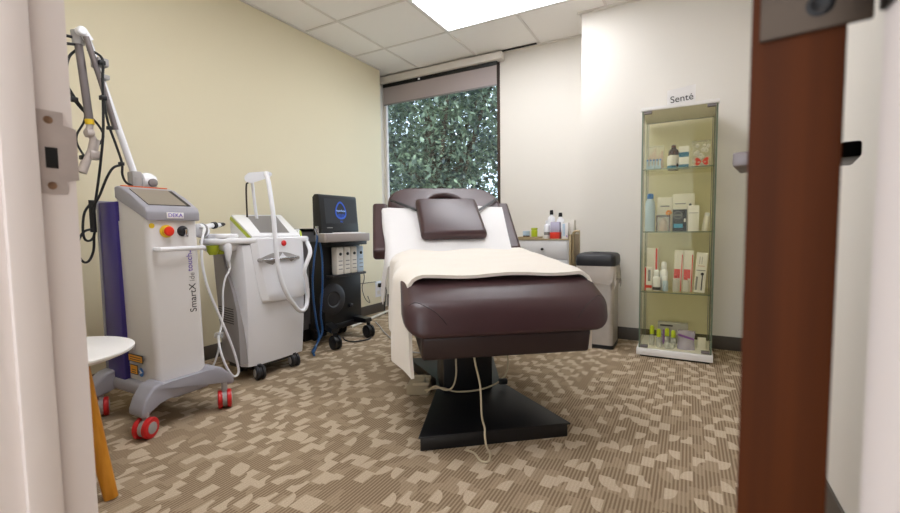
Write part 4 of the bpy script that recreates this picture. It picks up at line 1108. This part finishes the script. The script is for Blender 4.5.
bottle('dropper_bottle', 'taller brown bottle with white label behind the teal-labelled dropper bottle', -.098, 3.20, S1, .030, .165, M['brown_gl'], M['brown_gl'], .14, 'items on the top glass shelf', .4, (.30, .68, M['paper']))
carton('product_box', 'white box with teal wave band on the top shelf', (-.066, -.010), (3.12, 3.16), (S1, S1+.072), M['paper'], [(0, .38, 0, 1, M['teal'])], 'items on the top glass shelf')
carton('product_box', 'white box with teal band stacked on another teal-banded box', (-.066, -.010), (3.12, 3.16), (S1+.072, S1+.14), M['paper'], [(0.02, .45, 0, 1, M['teal'])], 'items on the top glass shelf')
t = pouch('cotton_bag', 'clear bag of white puffs with red butterfly on the top shelf', (.006, .108), 3.15, (S1, S1+.165), .040, M['clearbag'], group='items on the top glass shelf')
rnd = random.Random(5); bm = B()
for k in range(34):
    p = (rnd.uniform(.020, .095), rnd.uniform(3.135, 3.165), rnd.uniform(S1+.012, S1+.14))
    bmesh.ops.create_icosphere(bm, subdivisions=1, radius=rnd.uniform(.009, .014), matrix=Matrix.Translation(p))
obj('cotton_puffs', bm, M['paper'], t, sharp=80)
def wing(sg, s, yy, nm, mm):
    pts = [(0, .0), (.010, .018), (.026, .026), (.034, .016), (.028, .002), (.033, -.012), (.024, -.022), (.010, -.016)]
    bm = prism(B(), [(.060+sg*(.002+x*s), S1+.034+z*s) for x, z in pts], 1, yy, yy+.002); obj(nm, bm, mm, t)
for sg in (-1, 1):
    wing(sg, 1.25, 3.1085, 'butterfly_border', M['peach']); wing(sg, 1.0, 3.1065, 'butterfly_wing', M['redpack'])
    bm = bx(tuple(sorted((.060+sg*.010, .060+sg*.022))), (3.1055, 3.107), (S1+.028, S1+.036)); obj('wing_spot', bm, M['peach'], t)
# second shelf
bottle('spray_bottle', 'tall pale blue-white bottle with blue cap at the left of second shelf', -.225, 3.12, S2, .030, .245, M['paleblue'], M['blue_label'], .14, 'items on the second glass shelf', .55)
carton('product_box', 'tall white box behind the jar set on the second shelf', (-.190, -.100), (3.26, 3.30), (S2, S2+.225), M['ivory'], [(.72, .76, .2, .8, M['greyprint'])], 'items on the second glass shelf')
t = thing('gift_jar', 'clear jar set with orange flower on the second shelf', 'jar', (-.150, 3.13, S2), 'items on the second glass shelf')
obj('jar_case', bx((-.187, -.108), (3.105, 3.165), (S2, S2+.105), .004), M['clearpl'], t)
obj('case_frame', box(box(box(B(), (-.188, -.180), (3.103, 3.107), (S2, S2+.10)), (-.114, -.107), (3.103, 3.107), (S2, S2+.10)), (-.188, -.107), (3.103, 3.107), (S2+.092, S2+.104)), M['brown_gl'], t)
obj('jar_body', lathe(B(), (-.148, 3.135, S2+.004), (0, 0, 1), [(.024, 0), (.026, .01), (.024, .06), (.012, .07), (.012, .082)], 18), M['peach'], t)
bm = B()
for a in range(6): bmesh.ops.create_icosphere(bm, subdivisions=1, radius=.009, matrix=Matrix.Translation((-.116+.011*math.cos(a), 3.118, S2+.118+.011*math.sin(a))))
obj('flower', bm, M['flower'], t)
t = carton('product_box', 'black box with round emblem and blue label on the second shelf', (-.092, -.014), (3.10, 3.15), (S2, S2+.138), M['blackpack'], [(.16, .34, .08, .72, M['cyan'], 'blue_label'), (.42, .58, .80, .93, M['paper'])], 'items on the second glass shelf')
bm = B(); n = 24
for i in range(n):
    a, c_ = 2*PI*i/n, 2*PI*(i+1)/n; cx, cz = -.064, S2+.102
    slab(bm, [(cx+.025*math.cos(a), 3.0985, cz+.025*math.sin(a)), (cx+.025*math.cos(c_), 3.0985, cz+.025*math.sin(c_)), (cx+.021*math.cos(c_), 3.0985, cz+.021*math.sin(c_)), (cx+.021*math.cos(a), 3.0985, cz+.021*math.sin(a))], -.002)
box(bm, (-.082, -.046), (3.0982, 3.1), (S2+.098, S2+.106)); obj('round_emblem', bm, M['greyprint'], t)
t = carton('product_box', 'wide white box behind the black box on second shelf', (-.098, .028), (3.26, 3.31), (S2, S2+.245), M['ivory'], [(.72, .75, .1, .6, M['greyprint'])], 'items on the second glass shelf')
obj('logo_dot', lathe(B(), (.004, 3.2595, S2+.172), (0, -1, 0), [(.008, 0), (.008, .001)], 12), M['dark_txt'], t)
carton('product_box', 'slim white upright box right of the black box', (-.010, .052), (3.105, 3.15), (S2, S2+.160), M['paper'], [(.70, .72, .1, .9, M['greyprint'])], 'items on the second glass shelf', yaw=.06)
bottle('cream_tube', 'small white tube leaning at the right end of second shelf', .085, 3.13, S2, .018, .115, M['ivory'], M['white_pl'], .2, 'items on the second glass shelf', .7).rotation_euler = (0, .12, 0)
# third shelf
carton('product_box', 'tall white box with red edge at the left of third shelf', (-.246, -.176), (3.20, 3.25), (S3, S3+.27), M['ivory'], [(0, 1, .76, .92, M['redpack'])], 'items on the third glass shelf')
carton('product_box', 'low white box with red borders in front, left of third shelf', (-.250, -.205), (3.10, 3.14), (S3, S3+.15), M['paper'], [(0, 1, .02, .2, M['redpack']), (.1, .22, .2, .98, M['redpack']), (.4, .9, .45, .8, M['greyprint'])], 'items on the third glass shelf')
bottle('serum_bottle', 'white bottle with black band between boxes on the third shelf', -.178, 3.11, S3, .024, .135, M['white_glossy'], M['white_pl'], .3, 'items on the third glass shelf', .55, (.05, .25, M['dark_txt']))
bottle('serum_bottle', 'tallest plain white bottle on the third shelf', -.138, 3.15, S3, .024, .185, M['white_glossy'], M['white_pl'], .25, 'items on the third glass shelf', .6)
bottle('serum_bottle', 'small clear bottle at the front of third shelf', -.125, 3.09, S3, .016, .10, M['paleblue'], M['white_pl'], .3, 'items on the third glass shelf', .6)
carton('product_box', 'white box with red square, left one of the twin pair on third shelf', (-.084, -.034), (3.13, 3.17), (S3, S3+.262), M['ivory'], [(.32, .54, .02, .72, M['redpack'], 'red_square'), (.0, .9, .82, .92, M['redpack'])], 'items on the third glass shelf', lean=.03)
carton('product_box', 'white box with red square, right one of the twin pair on third shelf', (-.028, .026), (3.13, 3.17), (S3, S3+.262), M['ivory'], [(.32, .54, .02, .72, M['redpack'], 'red_square'), (.0, .9, .82, .92, M['redpack'])], 'items on the third glass shelf', lean=.02)
bottle('serum_bottle', 'short frosted bottle in front of the left red-square box', -.068, 3.09, S3, .017, .11, M['clearpl'], M['redpack'], .2, 'items on the third glass shelf', .6)
bottle('serum_bottle', 'short frosted bottle in front of the right red-square box', -.012, 3.09, S3, .017, .10, M['clearpl'], M['redpack'], .2, 'items on the third glass shelf', .6)
t = carton('product_box', 'printed white carton leaning at the right of third shelf', (.032, .092), (3.10, 3.15), (S3+.001, S3+.25), M['paper'], [(.55, .57, .1, .9, M['greyprint']), (.06, .40, .1, .28, M['greyprint']), (.06, .44, .62, .72, M['dark_txt']), (.72, .9, .3, .34, M['greyprint']), (.72, .9, .5, .54, M['greyprint']), (.66, .68, .2, .8, M['peach'])], 'items on the third glass shelf', lean=.06)
obj('logo_dot', lathe(B(), (.078, 3.0995, S3+.118), (0, -1, 0), [(.009, 0), (.009, .001)], 12), M['dark_txt'], t)
# bottom
SB = .0555
carton('product_box', 'flat grey-white box standing behind bottles on the cabinet floor', (-.172, .008), (3.22, 3.27), (SB, SB+.135), M['grey_pl'], [(.82, .9, .08, .5, M['dark_txt']), (.35, .42, .1, .95, M['greyprint']), (.55, .62, .15, .35, M['lime'])], 'items on the cabinet floor')
for (x, y, h, lab) in ((-.200, 3.11, .130, 'lime-capped clear bottle, leftmost on the cabinet floor'), (-.158, 3.08, .118, 'lime-capped clear bottle, second from left on the cabinet floor'), (-.112, 3.12, .118, 'lime-capped clear bottle, third from left on the cabinet floor'), (-.075, 3.12, .108, 'short lime-capped clear bottle beside the lilac bag')):
    bottle('toner_bottle', lab, x, y, SB, .016, h, M['clearpl'], M['lime_br'], .42, 'lime-capped bottles on the cabinet floor', .72)
carton('product_box', 'slim violet box between lime-capped bottles on the cabinet floor', (-.138, -.124), (3.15, 3.18), (SB, SB+.10), M['violet'], (), 'items on the cabinet floor')
lathe_d = thing('glass_dish', 'round clear dish in front of lime-capped bottles', 'dish', (-.095, 3.07, SB), 'items on the cabinet floor')
obj('bowl', lathe(B(), (-.095, 3.07, SB), (0, 0, 1), [(.025, 0), (.034, .010), (.036, .026), (.033, .026), (.030, .012), (.01, .005)], 24), M['clearpl'], lathe_d)
t = pouch('gift_bag', 'lilac clear gift bag with violet band on the cabinet floor', (-.052, .048), 3.10, (SB, SB+.115), .028, M['lilacbag'], group='items on the cabinet floor')
obj('violet_band', slab(B(), [(-.046, 3.071, SB+.088), (.042, 3.071, SB+.066), (.042, 3.071, SB+.078), (-.046, 3.071, SB+.102)], .002), M['violet'], t)
carton('price_card', 'pale card at the right of the cabinet floor', (.062, .108), (3.14, 3.143), (SB, SB+.075), M['ivory'], (), 'items on the cabinet floor', cat='card')
# paper sign on the top
sg_ = thing('paper_sign', 'white paper name sign standing on the glass cabinet', 'sign', (-.06, 3.02, 1.575))
Q = [(-.134, 3.022, 1.579), (.018, 3.022, 1.5795), (.018, 3.026, 1.680), (-.134, 3.026, 1.664)]
obj('sheet', slab(B(), Q, .0012), M['paper'], sg_)
finish('lettering', text_mesh('Sent\u00e9', .056), M['dark_txt'], sg_, frame3((-.055, 3.0218, 1.606), (1, 0, .06), (0, .04, 1)), 0)
bm = bx((-.11, -.02), (3.026, 3.05), (1.575, 1.579), .001); obj('stand', bm, M['paper'], sg_)

# ================================================================ light, world, camera
sun = bpy.data.lights.new('Sun', 'SUN'); sun.energy = 3.6; sun.angle = .02; sun.color = (1, .96, .9)
so = bpy.data.objects.new('Sun', sun); COL.objects.link(so)
so.rotation_euler = V3((-.35, .62, -.80)).to_track_quat('-Z', 'Y').to_euler()
w = bpy.data.worlds.new('World'); scn.world = w; w.use_nodes = True
bgn = w.node_tree.nodes['Background']; bgn.inputs[0].default_value = (.86, .93, 1.0, 1); bgn.inputs[1].default_value = 2.4

cam = bpy.data.cameras.new('Camera'); co = bpy.data.objects.new('Camera', cam); COL.objects.link(co)
yaw, pit, rol, fpx = -.503544094, -.0648843809, -.0120115619, 433.8
Fv = V3((math.sin(yaw)*math.cos(pit), math.cos(yaw)*math.cos(pit), math.sin(pit)))
Rv = V3((math.cos(yaw), -math.sin(yaw), 0)); Uv = Rv.cross(Fv)
R2 = Rv*math.cos(rol)+Uv*math.sin(rol); U2 = -Rv*math.sin(rol)+Uv*math.cos(rol)
mw = Matrix((R2, U2, -Fv)).transposed().to_4x4(); mw.translation = (0, 0, .84)
co.matrix_world = mw
cam.sensor_width = 36; cam.lens = fpx/900*36; cam.clip_start = .02
cam.dof.use_dof = True; cam.dof.focus_distance = 2.4; cam.dof.aperture_fstop = 5.0
scn.camera = co
scn.cycles.transparent_max_bounces = 40
vs = scn.view_settings
vs.view_transform = 'Standard'; vs.look = 'None'; vs.gamma = 1; vs.use_curve_mapping = False; vs.exposure = 0.38
